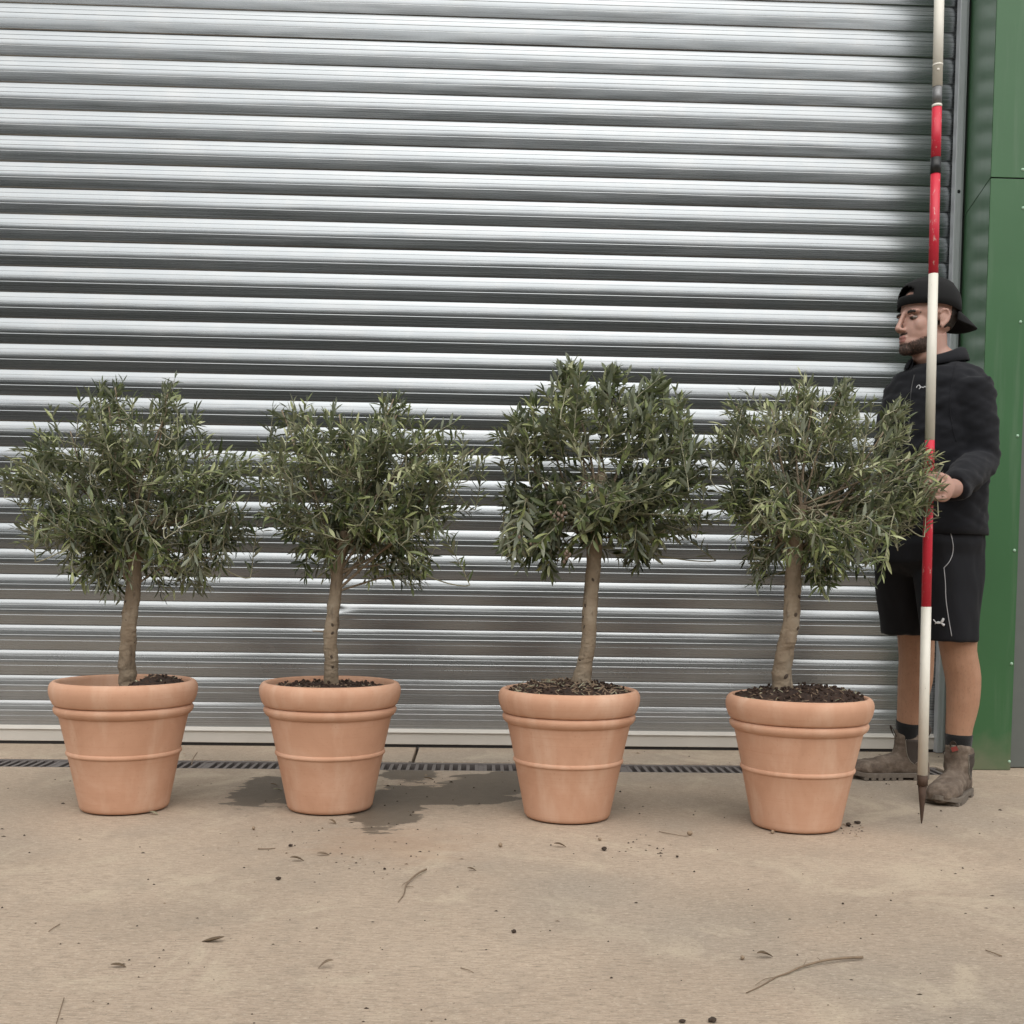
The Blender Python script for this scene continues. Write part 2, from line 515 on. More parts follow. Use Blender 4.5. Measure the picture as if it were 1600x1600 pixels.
wl = empty('wall', (3.5, -.1, 0), 'grey green profiled wall cladding beyond the green door post', 'wall')
b = MB(); yb = JY + .05
for i in range(14):
    x0 = fx1 + .005 + i * .25
    b.box((x0, yb, .003), (x0 + .205, .12, ztop)); b.box((x0 + .2055, yb + .03, .003), (x0 + .2495, .12, ztop))
    b.build('panel', M['cladding'], wl, bevel=.003); b = MB()
w2 = empty('wall', (X0 - 1.9, -.1, 0), 'grey green profiled wall cladding beyond the far left door post', 'wall')
for i in range(12):
    x0 = X0 - .405 - (i + 1) * .25; b = MB()
    b.box((x0, yb, .003), (x0 + .205, .12, ztop)); b.box((x0 + .2055, yb + .03, .003), (x0 + .2495, .12, ztop))
    b.build('panel', M['cladding'], w2, bevel=.003)
lt = empty('lintel', (-.6, -.2, 4.3), 'green steel lintel over the top of the shutter', 'lintel')
b = MB(); b.box((X0 - .4, JY, 4.25), (px0 - .002, -.09, 5.0)); b.build('face', M['green'], lt)
lp = empty('left_post', (X0 - .2, JY, 0), 'green steel door post at the far left end of the shutter', 'door post')
b = MB(); b.box((X0 - .4, JY, .002), (X0 + .02, .1, 4.249)); b.build('front_panel', M['green'], lp)

# ------------------------------------------------------------------ materials of the pots and trees


def mat_terracotta():
    t = NT('terracotta'); v = t.coord(); oi = t.n('ObjectInfo')
    vv = t.n('VectorMath', operation='ADD'); t.l(v, vv.inputs[0]); t.l(oi.outputs['Object Index'], vv.inputs[1]); v = vv.outputs[0]
    big = t.noise(v, 5, 5, .6, .6); tw = t.noise(t.coord((3, 3, 240)), 1, 3, .6); sp = t.noise(v, 130, 3, .6)
    c = t.ramp(big, [(.3, (.475, .262, .165)), (.52, (.545, .313, .205)), (.72, (.60, .375, .262))])
    c = t.mix(t.ramp(t.noise(t.coord((14, 14, 3)), 1, 4, .6), [(.5, 0), (.72, .5)]), c, (.64, .445, .325))
    c = t.mix(t.ramp(sp, [(.62, 0), (.75, .3)]), c, (.33, .14, .065))
    c = t.mix(t.ramp(tw, [(.55, 0), (.8, .25)]), c, (.42, .18, .09))
    t.base(c).set(Roughness=.82); t.b.inputs['Specular IOR Level'].default_value = .25
    t.bump(t.math('ADD', tw, t.math('MULTIPLY', sp, .5)), .10, .002)
    return t.m


def mat_soil(): 
    t = NT('peat_soil'); v = t.coord()
    n1 = t.noise(v, 90, 5, .7); n2 = t.noise(v, 30, 3)
    c = t.ramp(n1, [(.3, (.010, .0055, .0035)), (.6, (.045, .022, .012)), (.8, (.11, .058, .034))])
    t.base(c).set(Roughness=.9); t.bump(t.math('ADD', n1, n2), .9, .006); return t.m


def mat_bark():
    t = NT('olive_bark'); v = t.coord()
    a = t.noise(t.coord((45, 45, 14)), 1, 6, .65); b_ = t.noise(v, 14, 4)
    c = t.ramp(b_, [(.3, (.185, .135, .088)), (.55, (.245, .19, .13)), (.75, (.30, .25, .185))])
    c = t.mix(t.ramp(a, [(.30, .8), (.44, 0)]), c, (.075, .055, .038))
    c = t.mix(t.ramp(t.noise(v, 60, 3), [(.62, 0), (.75, .5)]), c, (.34, .30, .24))
    t.base(c).set(Roughness=.85); t.bump(t.math('ADD', a, t.noise(v, 120, 3)), .8, .004); return t.m


def mat_leaf(name, source):
    t = NT(name)
    if source == 'object': f = t.n('ObjectInfo').outputs['Random']
    else: f = t.n('Attribute', attribute_name='tint').outputs['Fac']
    geo = t.n('NewGeometry')
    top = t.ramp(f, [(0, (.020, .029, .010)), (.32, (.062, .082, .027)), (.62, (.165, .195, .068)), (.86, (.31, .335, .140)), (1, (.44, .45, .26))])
    back = t.ramp(f, [(0, (.16, .18, .13)), (.6, (.245, .27, .195)), (1, (.34, .36, .27))])
    t.base(t.mix(geo.outputs['Backfacing'], top, back))
    t.rough(t.mix(geo.outputs['Backfacing'], .36, .65)); t.b.inputs['Specular IOR Level'].default_value = .5
    tr = t.n('BsdfTranslucent'); t.l(t.mix(.5, top, (.16, .22, .05)), tr.inputs['Color'])
    ms = t.n('MixShader'); ms.inputs[0].default_value = .16
    t.l(t.b.outputs[0], ms.inputs[1]); t.l(tr.outputs[0], ms.inputs[2])
    t.l(ms.outputs[0], t.t.nodes['Material Output'].inputs['Surface'])
    return t.m


M['terra'] = mat_terracotta(); M['soil'] = mat_soil(); M['bark'] = mat_bark()
M['leaf1'] = mat_leaf('olive_leaf_single', 'object'); M['leafN'] = mat_leaf('olive_leaf', 'attribute')
M['twig'] = plain('young_twig', (.30, .285, .19), .7, var=.3)
M['chip'] = plain('bark_chip', (.20, .14, .09), .85, var=.5, scale=40)
M['knot'] = plain('dark_knot', (.055, .038, .026), .9, 0, .4, 120, .5)
M['olive'] = plain('ripe_olive', (.150, .105, .075), .45, var=.5, scale=25)

# ------------------------------------------------------------------ pots
POT_H = .392
POTS = [  # base centre px, soil height, label
    (195, 1262, -.055, 'terracotta pot at the far left end, soil low on its left and heaped at right', 1.0),
    (515.5, 1262, -.022, 'terracotta pot standing on the wet patch, second from the left, filled evenly with dark soil', 1.0),
    (886, 1275.5, -.012, 'terracotta pot filled with chunky pale bark chips, second from the right', .99),
    (1243, 1290, -.010, 'terracotta pot nearest the man with the pole, heaped with dark crumbly soil', .985),
]
BODY = [(0, .004), (.118, .003), (.126, .005), (.1305, .012), (.1320, .020), (.148, .100), (.1625, .1700), (.1628, .1705)]
BODY2 = [(.1642, .184), (.1860, .284), (.1875, .2895)]
pot_roots = []


def pot_mesh(px, py, soil_z, label, sc, seed):
    c = gnd(px, py); rt = empty('terracotta_pot', (c.x, c.y, 0), label, 'plant pot', 'terracotta pots standing in a row')
    L = (c.x, c.y, 0); s_ = lambda pr: [(r_ * sc, z_ * sc) for r_, z_ in pr]
    lathe('body', s_(BODY + BODY2 + [(.187, .305), (.187, .33), (.180, .338), (.172, .335), (.165, .30), (.128, .1), (0, .09)]), M['terra'], rt, loc=L, wob=.004, seed=seed)
    # raised bead round the middle
    lathe('bead', s_([(.1615, .1690), (.1650, .1700), (.1672, .1730), (.1678, .1768), (.1668, .1805), (.1650, .1832), (.1620, .1842)]), M['terra'], rt, loc=L, wob=.004, seed=seed)
    # collar below the rim: soft roll with a sharp upper groove
    lathe('collar', s_([(.185, .2880), (.1895, .2892), (.1935, .2920), (.1985, .2975), (.2012, .3025), (.2022, .3075), (.2016, .3120), (.1995, .3158), (.1965, .3185), (.1945, .3200), (.186, .3205)]), M['terra'], rt, loc=L, wob=.004, seed=seed)
    rim = [(.184, .3210), (.1978, .3212), (.2015, .3230), (.2045, .3275), (.2088, .3370), (.2122, .3480), (.2145, .3600), (.2148, .3695), (.2130, .3790), (.2090, .3862), (.2040, .3905), (.1985, .3920), (.1950, .3905), (.1920, .3870), (.1900, .3800), (.1885, .3600), (.186, .335), (.180, .31)]
    lathe('rim', s_(rim), M['terra'], rt, loc=L, wob=.004, seed=seed)
    # soil: a rough mound, then chips and crumbs on it
    r = random.Random(seed * 7 + 3); R_ = .1885 * sc; v = []; f = []; nr, na = 22, 72

    def hz(x, y):
        q = math.hypot(x, y) / R_
        z = .392 * sc + soil_z
        if seed == 0: z += .075 * max(0, min(1, (x / R_ + .12) * 1.8)) * (1 - .5 * q * q) - .028 * max(0, -x / R_)
        else: z += (.030 if seed > 1 else .012) * (1 - q ** 2.5) + (.016 if seed == 3 else 0) * max(0, x / R_) * (1 - q ** 6)
        return z + .009 * noise.noise(Vector((x * 38, y * 38, seed))) + .006 * noise.noise(Vector((x * 95, y * 95, seed + 5)))
    v.append((c.x, c.y, hz(0, 0)))
    for i in range(1, nr + 1):
        for j in range(na):
            a = 2 * math.pi * j / na; q = R_ * i / nr
            x, y = q * math.cos(a), q * math.sin(a); v.append((c.x + x, c.y + y, hz(x, y)))
    f = [(0, 1 + j, 1 + (j + 1) % na) for j in range(na)]
    f += [(1 + i * na + j, 1 + (i + 1) * na + j, 1 + (i + 1) * na + (j + 1) % na, 1 + i * na + (j + 1) % na) for i in range(nr - 1) for j in range(na)]
    mesh('soil', v, f, M['soil'], rt, True)
    b = MB()
    for k in range((260, 420, 620, 520)[seed]):
        q = R_ * math.sqrt(r.random()) * .97; a = r.uniform(0, 6.283); x, y = q * math.cos(a), q * math.sin(a)
        if seed == 0 and x < -.03: continue
        big = seed == 2
        if r.random() < (.55 if big else .22):
            l, w_, t_ = r.uniform(.010, .026) * (1.45 if big else .9), r.uniform(.002, .0055), r.uniform(.001, .0025); mi = 1 if r.random() < .8 else 2
        else:
            l = r.uniform(.004, .011); w_, t_ = l * r.uniform(.5, .9), l * r.uniform(.4, .8); mi = 0
        rot = Matrix.Rotation(r.uniform(0, 6.28), 3, 'Z') @ Matrix.Rotation(r.uniform(-.7, .7), 3, 'Y') @ Matrix.Rotation(r.uniform(-.5, .5), 3, 'X')
        o_ = Vector((c.x + x, c.y + y, hz(x, y) + t_ * .6 + .001))
        pts = []
        for sx, sy, sz in ((-1, -1, -1), (1, -.6, -1), (.8, 1, -1), (-.9, .8, -1), (-.8, -.8, 1), (.9, -.5, .7), (.6, .8, 1), (-.9, .6, .6)):
            pts.append(o_ + rot @ Vector((sx * l / 2, sy * w_ / 2, sz * t_ / 2)))
        b.add(pts, [(0, 3, 2, 1), (4, 5, 6, 7), (0, 1, 5, 4), (1, 2, 6, 5), (2, 3, 7, 6), (3, 0, 4, 7)], mi)
    o = b.build('bark_chips', [M['soil'], M['chip'], M['twig']], rt); tag(o, kind='stuff')
    for o in rt.children: o.pass_index = seed * 3 + 1
    pot_roots.append((rt, c, hz)); return rt


for i, (px, py, sz, lab, sc) in enumerate(POTS): pot_mesh(px, py, sz, lab, sc, i)

# ------------------------------------------------------------------ olive trees
LEAFSHAPE = [(0, .04), (.12, .42), (.32, .86), (.52, 1.0), (.74, .74), (.90, .34), (1, .0)]


def leaf_geo(curl, fold, width=1.0):
    """unit leaf along +x, top side +z"""
    v = []; f = []
    for t, w in LEAFSHAPE:
        z = -curl * t * t; w = w * .098 * width
        v += [(t, -w, z + abs(w) * fold), (t, 0, z), (t, w, z + abs(w) * fold)]
    for i in range(len(LEAFSHAPE) - 1):
        a = i * 3
        f += [(a, a + 3, a + 4, a + 1), (a + 1, a + 4, a + 5, a + 2)]
    return np.array(v), f


LEAVES = [leaf_geo(c, f, w) for c, f, w in ((.06, .5, 1), (.16, .7, .85), (-.08, .4, 1.05), (.28, .8, .9), (.10, .2, 1.15))]
leaf_me = []
for i, (v, f) in enumerate(LEAVES):
    me = bpy.data.meshes.new('olive_leaf'); me.from_pydata(v.tolist(), [], f); me.materials.append(M['leaf1'])
    me.polygons.foreach_set('use_smooth', [True] * len(f)); leaf_me.append(me)

TREES = [
    dict(trunk=[(199, 1072, 13.5), (199, 1040, 12.5), (202, 1000, 11.8), (204, 960, 11.8), (207, 925, 11.5), (208, 880, 10.5), (210, 830, 9)], n=250, lw=1.0, ll=1.0, tint=-.04,
         lobes=[(205, 775, 120), (170, 650, 48), (200, 690, 80), (262, 650, 40), (262, 620, 20), (180, 612, 22), (75, 735, 55), (45, 745, 30), (110, 690, 52), (335, 790, 58), (330, 720, 50), (378, 735, 26), (30, 745, 20),
                (215, 885, 62), (130, 860, 46), (140, 905, 24), (295, 880, 48), (330, 880, 28), (368, 815, 34), (60, 830, 32), (110, 810, 60)],
         label='olive tree with a round dense crown in the far left pot, thin straight trunk'),
    dict(trunk=[(517, 1060, 11.5), (518, 1030, 10.5), (517, 1000, 10.5), (520, 965, 10), (524, 925, 9.5), (529, 880, 9), (540, 830, 8)], n=215, lw=1.05, ll=1.0, tint=.06,
         lobes=[(560, 775, 100), (548, 705, 55), (595, 760, 85), (578, 690, 40), (455, 700, 50), (430, 740, 40), (480, 660, 34), (530, 655, 24), (690, 700, 55), (620, 660, 38), (640, 720, 60), (615, 630, 22), (700, 760, 52), (740, 710, 26), (480, 820, 58),
                (640, 845, 54), (615, 885, 24), (652, 898, 14), (560, 850, 60), (500, 870, 34), (675, 810, 42), (445, 790, 36), (440, 645, 14)],
         label='olive tree with a wide open crown and a straight pruned trunk, second from the left'),
    dict(trunk=[(908, 1066, 16), (914, 1035, 12.5), (919, 1000, 11.5), (921, 960, 11), (927, 900, 11.5), (930, 850, 11.5), (936, 790, 10.5), (938, 740, 8)], n=215, lw=1.28, ll=1.06, tint=-.02,
         lobes=[(940, 740, 100), (890, 615, 40), (890, 575, 14), (960, 625, 42), (957, 580, 11), (1032, 645, 40), (1025, 595, 12), (1068, 700, 44), (850, 650, 44), (820, 660, 24), (800, 700, 34), (1060, 780, 56), (1100, 740, 24),
                (845, 790, 54), (800, 780, 26), (820, 845, 34), (870, 885, 26), (985, 830, 52), (1000, 870, 22), (795, 850, 18), (900, 820, 40)],
         label='olive tree with the tallest crown and broad leaves, small olives hanging low on its left'),
    dict(trunk=[(1225, 1082, 17), (1222, 1050, 14.5), (1226, 1010, 14), (1234, 975, 13), (1239, 930, 12.5), (1242, 880, 12), (1245, 840, 10.5), (1250, 790, 9)], n=255, lw=1.0, ll=.95, tint=.10,
         lobes=[(1255, 765, 100), (1205, 650, 46), (1150, 640, 16), (1270, 640, 46), (1250, 600, 16), (1320, 650, 32), (1318, 605, 12), (1160, 715, 46), (1130, 690, 24), (1168, 800, 42), (1140, 780, 22), (1370, 740, 58), (1415, 745, 42),
                (1438, 775, 24), (1400, 690, 28), (1405, 640, 14), (1330, 835, 58), (1270, 870, 40), (1290, 900, 18), (1200, 860, 34), (1180, 895, 14), (1392, 805, 36), (1440, 715, 22), (1452, 745, 20)],
         label='olive tree beside the man, its right side leaning across the pole and his hand'),
]


def make_tree(ti, T):
    r = random.Random(100 + ti); rt0, pc, hz = pot_roots[ti]
    Y = pc.y + .01; ppm = pxm(Y)
    base = at(T['trunk'][0][0], T['trunk'][0][1], Y)
    root = empty('olive_tree', (base.x, base.y, base.z), T['label'], 'olive tree', 'olive trees in terracotta pots')
    tp = catmull([at(x, y, Y) + Vector((0, .012 * math.sin(y * .03), 0)) for x, y, w in T['trunk']], 5)
    ws = np.interp(np.linspace(0, len(T['trunk']) - 1, len(tp)), range(len(T['trunk'])), [w / ppm for x, y, w in T['trunk']])
    # trunk with knots
    k = len(tp); n = 20; rings = []
    knots = [(r.uniform(.08, .62), r.uniform(0, 6.28), r.uniform(.003, .0065)) for q in range(15)]
    sub = []
    for i in range(k - 1):
        for q in range(4): sub.append((tp[i].lerp(tp[i + 1], q / 4), ws[i] + (ws[i + 1] - ws[i]) * q / 4))
    sub.append((tp[-1], ws[-1])); kk = len(sub)
    sub[0] = (sub[0][0] - Vector((0, 0, .05)), sub[0][1] * 1.08)
    for i, (p, w) in enumerate(sub):
        ring = []
        for j in range(n):
            a = 2 * math.pi * j / n; rr = w * (1 + .15 * noise.noise(Vector((math.cos(a) * 1.2, math.sin(a) * 1.2, i * .12 + ti * 9))) + .09 * noise.noise(Vector((math.cos(a) * 3, math.sin(a) * 3, i * .4 + ti * 9))))
            for kt, ka, kh in knots:
                da = (a - ka + math.pi) % (2 * math.pi) - math.pi; dz = (i / kk - kt) * kk / 2.6
                q = math.exp(-(da / .38) ** 2 - dz * dz); rr += kh * (q - 1.6 * math.exp(-(da / .18) ** 2 - (dz * 2.2) ** 2))
            ring.append(p + Vector((math.cos(a) * rr, math.sin(a) * rr, 0)))
        rings.append(ring)
    b = MB(); b.loft(rings)
    for kt, ka, kh in knots[:5]:
        i = int(kt * kk); p, w = sub[min(i, kk - 1)]
        if math.sin(ka) > .2: ka = -ka
        kb = MB(); kb.ball((0, 0, 0), (w * .20, w * .10, w * .30), nu=8, nv=6)
        kn = kb.build('knot', M['knot'], root, True); kn.matrix_basis = Matrix.Translation(p + Vector((math.cos(ka), math.sin(ka), 0)) * w * 1.0) @ Matrix.Rotation(ka - math.pi / 2, 4, 'Z') @ Matrix.Rotation(r.uniform(-.8, .8), 4, 'Y')
    if ti == 1:
        p = at(506, 987, Y); b.tube([p + Vector((.01, 0, 0)), p + Vector((-.012, 0, .001)), p + Vector((-.034, -.004, .002))], [.003, .0022, .0015], 6)
    b.build('trunk', M['bark'], root, True)
    # lobes in space
    lob = []
    for x, y, q in T['lobes']:
        q_ = q / ppm
        core = Vector((T['lobes'][0][0], T['lobes'][0][1], 0)); off = (Vector((x, y, 0)) - core).length / ppm
        yy = Y + r.uniform(-.5, .5) * max(0, .30 - off * .75)
        lob.append((at(x, y, yy), q_, max(.10, min(.26, .30 - off * .35)) if q > 30 else q_))
    wts = [max(q, .05) ** 1.7 * (.9 if i else .55) for i, (c, q, dpt) in enumerate(lob)]
    # main limbs from the trunk to the lobes
    b = MB(); limbpts = []
    t0 = tp[int(k * .62):]
    for i, (c, q, dpt) in enumerate(lob):
        s0 = t0[min(len(t0) - 1, int(r.uniform(.1, 1) * len(t0)))] if i else t0[-1]
        mid = s0.lerp(c, .5) + Vector((r.uniform(-.03, .03), r.uniform(-.03, .03), r.uniform(0, .05)))
        cv = catmull([s0, mid, c + Vector((0, 0, q * .3))], 6)
        b.tube(cv, np.linspace(.0048 if q > .06 else .0034, .0020, len(cv)), 6)
        limbpts += cv[3:]
    # shoots with opposite leaves
    core = lob[0][0] + Vector((0, 0, -.06)); leaves = []; tw = MB()
    for s in range(int(T['n'] * 1.5)):
        c, q, dpt = r.choices(lob, wts)[0] if s >= len(lob) * 3 else lob[s % len(lob)]
        while True:
            u = Vector((r.uniform(-1, 1), r.uniform(-1, 1), r.uniform(-1, 1)))
            if .25 < u.length < 1: break
        u = u.normalized() * (u.length ** .5)
        tip = c + Vector((u.x * q, u.y * dpt, u.z * q))
        out = (tip - core).normalized()
        small = q * ppm < 27
        d = (out * .75 + Vector((0, 0, .34 if tip.z > core.z - .05 else -.12)) + Vector((r.uniform(-.8, .8), r.uniform(-.6, .6), r.uniform(-.5, .5)))).normalized()
        ln = r.uniform(.09, .20) * (.8 if small else 1)
        if s % 8 == 0 and not small: ln *= 1.45; tip = tip + d * r.uniform(.01, .045)
        sag = r.uniform(.0, .35) * (1 if abs(d.z) < .6 else .3)
        pts = []; nseg = 8
        for i in range(nseg + 1):
            t = i / nseg; pts.append(tip - d * ln * (1 - t) + Vector((0, 0, -sag * ln * t * t * .6)) + Vector((r.uniform(-1, 1), r.uniform(-1, 1), r.uniform(-1, 1))) * .0015)
        # connect to the nearest limb
        near = min(limbpts, key=lambda p_: (p_ - pts[0]).length_squared)
        if (near - pts[0]).length < .30:
            m_ = near.lerp(pts[0], .55) - d * .015
            cv = catmull([near, m_, pts[0], pts[2]], 3)[:-3]
            tw.tube(cv, np.linspace(.0024, .0015, len(cv)), 4, cap=False)
        tw.tube(pts, np.linspace(.0018, .0008, len(pts)), 4, cap=False)
        ref = Vector((r.uniform(-1, 1), r.uniform(-1, 1), r.uniform(-1, 1))); a = (ref - d * ref.dot(d)).normalized(); bb = d.cross(a)
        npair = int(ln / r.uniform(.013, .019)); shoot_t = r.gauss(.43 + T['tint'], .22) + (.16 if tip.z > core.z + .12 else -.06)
        for i in range(npair + 1):
            t = (i + .6) / (npair + .6); p = pts[min(nseg, int(t * nseg))].lerp(pts[min(nseg, int(t * nseg) + 1)], t * nseg % 1)
            ax = a if i % 2 else bb
            for sg in (-1, 1):
                if r.random() < .13 and t < .85: continue
                spread = r.uniform(.55, 1.05) if t < .93 else r.uniform(.1, .4)
                ld = (d * math.cos(spread) + ax * sg * math.sin(spread) + Vector((r.uniform(-.2, .2), r.uniform(-.2, .2), r.uniform(-.3, .12)))).normalized()
                up = (Vector((0, 0, .8)) + d * .6 + Vector((r.uniform(-.6, .6), r.uniform(-.6, .6), r.uniform(-.3, .3)))); nrm = (up - ld * up.dot(ld)).normalized()
                L = r.uniform(.034, .059) * T['ll'] * (1 - .35 * max(0, t - .75) / .25) * (1.0 if t > .15 else .85)
                leaves.append((p, ld, nrm, L, T['lw'] * r.uniform(.85, 1.15), r.randrange(len(LEAVES)), min(1, max(0, shoot_t + r.gauss(0, .22)))))
    b.build('limbs', M['bark'], root, True)
    tw.build('twigs', M['twig'], root, True)
    # the largest clearly visible leaves become parts of their own, the rest one mesh
    occ = {}; order = []
    for i, (p, ld, nrm, L, w, vi, tint) in enumerate(leaves):
        m_ = p + ld * L * .5; q = m_ - CAM; zc = q.dot(CF)
        X, Y_ = F_PX * q.dot(CR) / zc, F_PX * q.dot(CU) / zc
        t_ = ld.cross(nrm); vd = q.normalized()
        ar = abs(nrm.dot(vd)) * L * L * w / zc ** 2
        order.append((zc, i, int(X // 5), int(Y_ // 5), ar))
    vis = []
    for zc, i, X, Y_, ar in sorted(order):
        if (X, Y_) not in occ: occ[(X, Y_)] = 1; vis.append((ar, i))
    chosen = set(i for ar, i in sorted(vis, reverse=True)[:300])
    V = []; Fc = []; TN = []; nv = 0
    for i, (p, ld, nrm, L, w, vi, tint) in enumerate(leaves):
        t_ = nrm.cross(ld)
        if i in chosen:
            mw = Matrix(((ld.x * L, t_.x * L * w, nrm.x * L, p.x), (ld.y * L, t_.y * L * w, nrm.y * L, p.y), (ld.z * L, t_.z * L * w, nrm.z * L, p.z), (0, 0, 0, 1)))
            o = bpy.data.objects.new('leaf', leaf_me[vi]); COL.objects.link(o); o.parent = root
            o.matrix_parent_inverse = Matrix.Translation(-root.location); o.matrix_basis = mw
        else:
            g, fc = LEAVES[vi]; A = np.array([ld * L, t_ * L * w, nrm * L])
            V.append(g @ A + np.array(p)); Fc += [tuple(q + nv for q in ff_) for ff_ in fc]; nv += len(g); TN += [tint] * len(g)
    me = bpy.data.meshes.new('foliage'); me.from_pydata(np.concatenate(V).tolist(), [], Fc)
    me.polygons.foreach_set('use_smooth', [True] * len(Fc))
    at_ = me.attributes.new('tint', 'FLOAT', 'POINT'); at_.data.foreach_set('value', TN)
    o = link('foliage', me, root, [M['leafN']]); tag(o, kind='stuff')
    if ti == 2:   # olives in two loose bunches
        for cx, cy, m_ in ((872, 797, 9), (866, 808, 4), (893, 868, 6), (825, 842, 4)):
            for q in range(m_):
                p = at(cx + r.uniform(-14, 14), cy + r.uniform(-11, 11), Y - .17 + r.uniform(-.02, .02))
                bo = MB(); bo.ball((0, 0, 0), (.0046, .0046, .0062), nu=8, nv=6); ol = bo.build('olive', M['olive'], root, True)
                ol.matrix_basis = Matrix.Translation(p) @ Matrix.Rotation(r.uniform(-.8, .8), 4, 'X')
    return len(leaves)


for ti, T in enumerate(TREES): print('leaves', make_tree(ti, T))

# ------------------------------------------------------------------ the man: materials


def mat_skin():
    t = NT('skin'); v = t.coord()
    sx = t.n('SeparateXYZ'); t.l(v, sx.inputs[0])
    leg = t.ramp(t.math('MULTIPLY', sx.outputs[2], .5), [(.28, 1), (.36, 0)])
    n1 = t.noise(v, 25, 4); n2 = t.noise(v, 220, 3, .7)
    face = t.mix(n1, (.41, .235, .18), (.48, .29, .23)); lg = t.mix(n1, (.34, .178, .105), (.46, .262, .17))
    c = t.mix(leg, face, lg); c = t.mix(t.ramp(n2, [(.58, 0), (.75, .22)]), c, (.27, .13, .09))
    hair = t.noise(t.coord((260, 260, 60)), 1, 3, .7)
    c = t.mix(t.math('MULTIPLY', leg, t.ramp(hair, [(.55, 0), (.68, .3)])), c, (.10, .06, .035))
    t.base(c).set(Roughness=.52); t.b.inputs['Subsurface Weight'].default_value = .08
    t.b.inputs['Subsurface Radius'].default_value = (.012, .004, .002)
    t.bump(t.math('ADD', n2, n1), .12, .002); return t.m


def mat_cloth(name, col, rough=.85, sheen=.35, weave=700, amp=.25):
    t = NT(name); v = t.coord(); n1 = t.noise(v, 9, 5, .6); n2 = t.noise(v, weave, 2, .6)
    c = t.mix(n1, tuple(x * .75 for x in col), tuple(x * 1.3 for x in col))
    c = t.mix(t.ramp(t.noise(v, 300, 3, .7), [(.68, 0), (.8, .15)]), c, (.06, .06, .06))
    t.base(c).set(Roughness=rough); t.b.inputs['Sheen Weight'].default_value = sheen; t.b.inputs['Sheen Roughness'].default_value = .5
    t.b.inputs['Specular IOR Level'].default_value = .25
    t.bump(t.math('ADD', n2, t.math('MULTIPLY', n1, .5)), amp, .002); return t.m


def mat_suede():
    t = NT('worn_suede'); v = t.coord(); n1 = t.noise(v, 28, 6, .65); n2 = t.noise(v, 180, 4, .7)
    c = t.ramp(n1, [(.3, (.078, .056, .041)), (.5, (.138, .104, .078)), (.7, (.235, .187, .143))])
    c = t.mix(t.ramp(n2, [(.55, 0), (.75, .4)]), c, (.27, .23, .185))
    t.base(c).set(Roughness=.92); t.bump(t.math('ADD', n1, n2), .5, .004); return t.m


def mat_paint(name, col, under, lim):
    t = NT(name); v = t.coord(); n1 = t.noise(t.coord((1, 1, .45)), 95, 5, .7); n2 = t.noise(v, 10, 3)
    m_ = t.math('MULTIPLY', t.ramp(n1, [(lim, 0), (lim + .04, 1)]), t.ramp(n2, [(.35, .25), (.6, 1)]))
    c = t.mix(t.noise(v, 40, 4), tuple(x * .88 for x in col), col); c = t.mix(m_, c, under)
    t.base(c).set(Roughness=.45); t.bump(n1, .15, .001); return t.m


M['skin'] = mat_skin(); M['fleece'] = mat_cloth('black_fleece', (.0085, .0090, .0115), .92, .06, 500, .35)
M['shorts'] = mat_cloth('black_sports_cloth', (.0052, .0055, .0078), .75, .03, 900, .15)
M['cap'] = mat_cloth('black_cap_cotton', (.007, .007, .007), .85, .04)
M['sock'] = mat_cloth('black_knit', (.009, .009, .009), .9, .2, 300, .5)
M['hair'] = plain('dark_hair', (.020, .013, .009), .6, 0, .4, 250, .6, 400)
def mat_beard():
    t = NT('short_beard'); n = t.noise(t.coord((1, 1, .5)), 330, 3, .7)
    t.base(t.ramp(n, [(.36, (.018, .011, .008)), (.52, (.055, .033, .024)), (.68, (.17, .095, .07))])).set(Roughness=.75); t.bump(n, .5, .002)
    d = t.n('Attribute', attribute_name='hair_amount').outputs['Fac']; n2 = t.noise(t.coord((1, 1, .6)), 520, 2, .6)
    t.l(t.ramp(t.math('ADD', t.math('MULTIPLY', d, .75), t.math('SUBTRACT', n2, .5)), [(.22, 0), (.34, .95)]), t.b.inputs['Alpha']); return t.m


M['beard'] = mat_beard()
M['lip'] = plain('lip', (.33, .145, .12), .45); M['eyew'] = plain('eye_white', (.22, .18, .155), .4); M['iris'] = plain('iris', (.03, .02, .014), .15)
M['suede'] = mat_suede(); M['sole'] = plain('dusty_rubber_sole', (.15, .125, .10), .9, 0, .35, 60, .4)
M['elastic'] = plain('brown_elastic', (.052, .040, .032), .9, 0, .25, 200, .4, 500)
M['stitch'] = plain('pale_stitching', (.30, .27, .22), .8); M['white_print'] = plain('white_print', (.66, .66, .66), .6)
M['grey_piping'] = plain('grey_piping', (.36, .36, .37), .6); M['red_label'] = plain('red_label', (.30, .06, .05), .7)
M['pole_white'] = mat_paint('worn_white_paint', (.72, .69, .60), (.33, .30, .25), .66)
M['pole_red'] = mat_paint('worn_red_paint', (.60, .020, .045), (.66, .42, .38), .59)
M['tape'] = plain('black_tape', (.012, .012, .012), .4); M['steel'] = plain('worn_steel_sleeve', (.22, .22, .22), .5, .6, .5, 60)
M['rust'] = plain('rusty_iron', (.075, .045, .030), .8, .2, .5, 40, .4, 150)

# ------------------------------------------------------------------ ranging pole
tipw = gnd(1440, 1287); YP = tipw.y
ptop = at(1467.5, 0, YP); paxis = (ptop - tipw) / (ptop.z - tipw.z)


def pole_at(py):
    # point of the pole that shows at image row py
    lo, hi = -.05, 3.2
    for _ in range(40):
        m_ = (lo + hi) / 2; q = tipw + paxis * m_ - CAM
        if CY - F_PX * q.dot(CU) / q.dot(CF) > py: lo = m_
        else: hi = m_
    return tipw + paxis * lo


